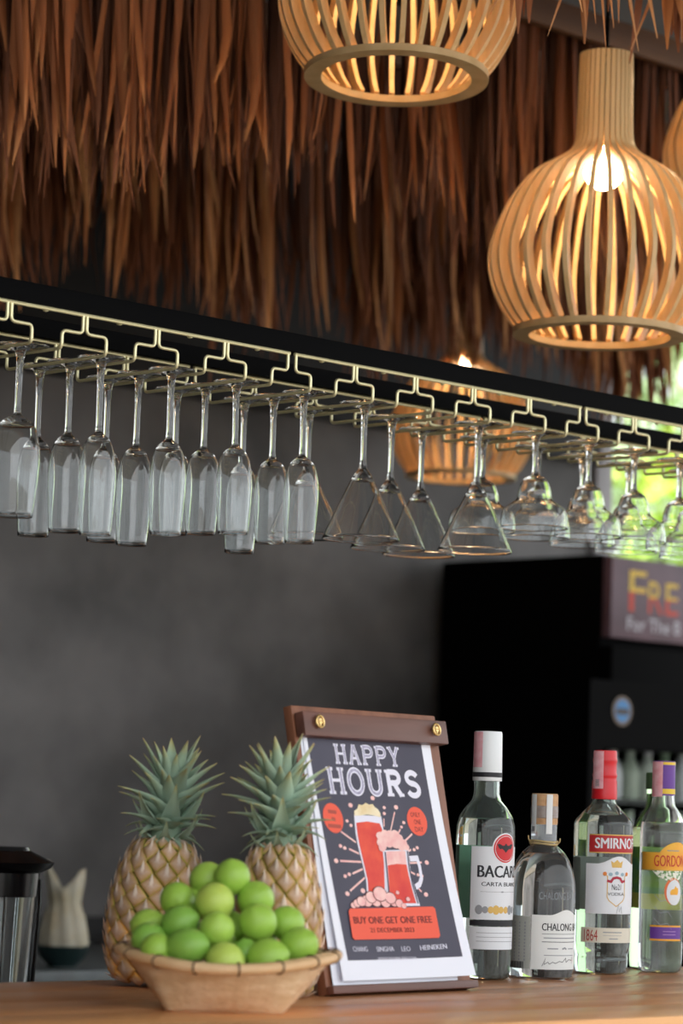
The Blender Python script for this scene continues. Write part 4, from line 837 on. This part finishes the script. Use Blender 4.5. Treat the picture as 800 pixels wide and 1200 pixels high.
b.geo('medallion_face', [disc2(0, 0, .0112, .0162, 30)], LW, 1, 35, .1035); boar = [(-.006, -.004), (-.0065, .0), (-.004, .003), (-.001, .0035), (.0015, .0075), (.004, .0045), (.0055, .0055), (.006, .0), (.005, -.004)]
b.geo('medallion_figure', [(boar, [tuple(range(9))])], GO, 2, 35, .1045)
for z in (.100, .085, .070): b.geo('embossed_line', [ribbon([(-.014, 0), (-.006, -.008), (.004, -.006), (.010, -.014)], .0006)], pm('frosted_emboss', (150, 156, 160), .4), 0, 10, z)
lo = b.patch('lower_label', -28, 62, .0440, .0590, GP, 0); b.patch('label_edge', -28, 62, .0590, .0612, GO, 0, parent=lo); b.patch('label_edge', -28, 62, .0415, .0440, GO, 0, parent=lo)
b.geo('small_print', [ribbon([(-.008, .004 * j), (.010, .004 * j)], .0010) for j in range(2)], pm('pale_violet', (170, 130, 190), .5), 1, 22, .0495, parent=lo)
cp = b.lathe('cap', [(0, .228), (.0149, .228), (.0150, .2295), (.0147, .267), (.0140, .2725), (0, .273)], GP)
YL = pm('cap_yellow', (232, 196, 56), .4)
b.patch('cap_band', -180, 180, .2298, .2365, YL, 0, r=.0149, parent=cp, n=40); b.patch('cap_band', -180, 180, .2675, .2712, YL, 0, r=.0145, parent=cp, n=40)
b.patch('tax_strip', -70, -5, .2260, .2715, PINK, 2, r=.0152, parent=cp, n=10)
# green tinted bottle half hidden behind, and the one cut by the frame
b = Bottle('cordial_bottle', 'pale green tinted bottle half hidden between the vodka and gin', (2.918, 2.402, CT))
b.glass([(.026, 0), (.0300, .003), (.0310, .012), (.0312, .175), (.0300, .187), (.0200, .203), (.0140, .213), (.0128, .230), (.0128, .245)], pm('pale_green_glass', (196, 224, 178), 0, trans=.975, ior=1.42), .185)
b.patch('label', -80, 40, .100, .160, pm('label_green_blue', (60, 130, 110), .5, col2=(120, 170, 60), scale=60)); b.patch('label_foot', -80, 40, .080, .100, pm('label_yellow_green', (176, 186, 84), .5))
b.lathe('cap', [(0, .236), (.0142, .236), (.0142, .256), (.0135, .258), (0, .258)], pm('green_cap', (90, 120, 80), .4))
b = Bottle('blue_label_bottle', 'clear bottle with a pale blue label cut by the right picture edge', (3.005, 2.346, CT))
b.glass([(.027, 0), (.0315, .003), (.0330, .010), (.0335, .17), (.0320, .183), (.0220, .199), (.0150, .208), (.0138, .225), (.0138, .245)], pm('clear_bottle_glass', (246, 248, 248), 0, trans=.975, ior=1.42), .182)
b.patch('label', -75, 60, .035, .15, pm('label_ice_blue', (176, 190, 214), .5, col2=(206, 212, 226), scale=60)); b.lathe('cap', [(0, .232), (.0150, .232), (.0150, .262), (.0142, .264), (0, .264)], pm('blue_cap', (120, 140, 176), .4))

# ------------------------------------------------------------ garden beyond the open end of the bar
LEAFG = [pm('garden_leaf_%d' % k, a, .6, rand=.0, col2=b_, scale=1.2) for k, (a, b_) in enumerate((((168, 206, 70), (200, 224, 96)), ((130, 176, 84), (166, 204, 96)), ((186, 210, 160), (204, 222, 180))))]
BARK = pm('garden_bark', (96, 80, 62), .9, col2=(70, 58, 46), scale=12)
def tree(lab, loc, h, rad, n, mat, seed, lsz=.12):
    r = random.Random(seed); t = thing('garden_tree', lab, 'tree', loc, group='trees beyond the open end of the bar')
    br = MB().tube([(0, 0, 0), (.03, .02, h * .35), (0, .05, h * .7)], [.06, .05, .03], 8)
    for k in range(6):
        a = k * 2.4; br.tube([(.02, .02, h * (.25 + .06 * k)), (math.cos(a) * rad * .45, math.sin(a) * rad * .45, h * (.4 + .06 * k)), (math.cos(a) * rad * .8, math.sin(a) * rad * .8, h * (.5 + .07 * k))], [.03, .02, .008], 6)
    put('trunk', br.mesh('trunk', BARK), t)
    m = MB()
    for _ in range(n):
        d = Vector((r.gauss(0, 1), r.gauss(0, 1), r.gauss(0, 1))).normalized() * r.random() ** .4; p = Vector((d.x * rad, d.y * rad, h * .58 + d.z * h * .42)); s = lsz * r.uniform(.6, 1.3)
        u_ = Vector((r.gauss(0, 1), r.gauss(0, 1), r.gauss(0, .6))).normalized(); v_ = u_.cross(Vector((r.gauss(0, 1), r.gauss(0, 1), r.gauss(0, 1)))).normalized()
        m.add([p, p + u_ * s * .5 + v_ * s * .22, p + u_ * s, p + u_ * s * .5 - v_ * s * .22], [(0, 1, 2, 3)])
    put('leaves', m.mesh('leaves', mat, smooth=False), t, kind='stuff')
tree('bright yellow green tree seen between the margarita glasses', (8.9, 6.6, -.11), 3.2, .95, 4200, LEAFG[0], 1)
tree('mid green tree nearest the wall end beyond the fridge', (8.2, 8.9, -.11), 3.4, .9, 4200, LEAFG[1], 2)
tree('pale green tree farthest out in the garden', (12.2, 10.0, -.11), 4.6, 1.5, 6000, LEAFG[2], 3, .16)
tree('lush yellow green tree cut by the right picture edge', (11.3, 6.5, -.11), 3.4, 1.1, 4200, LEAFG[0], 4)
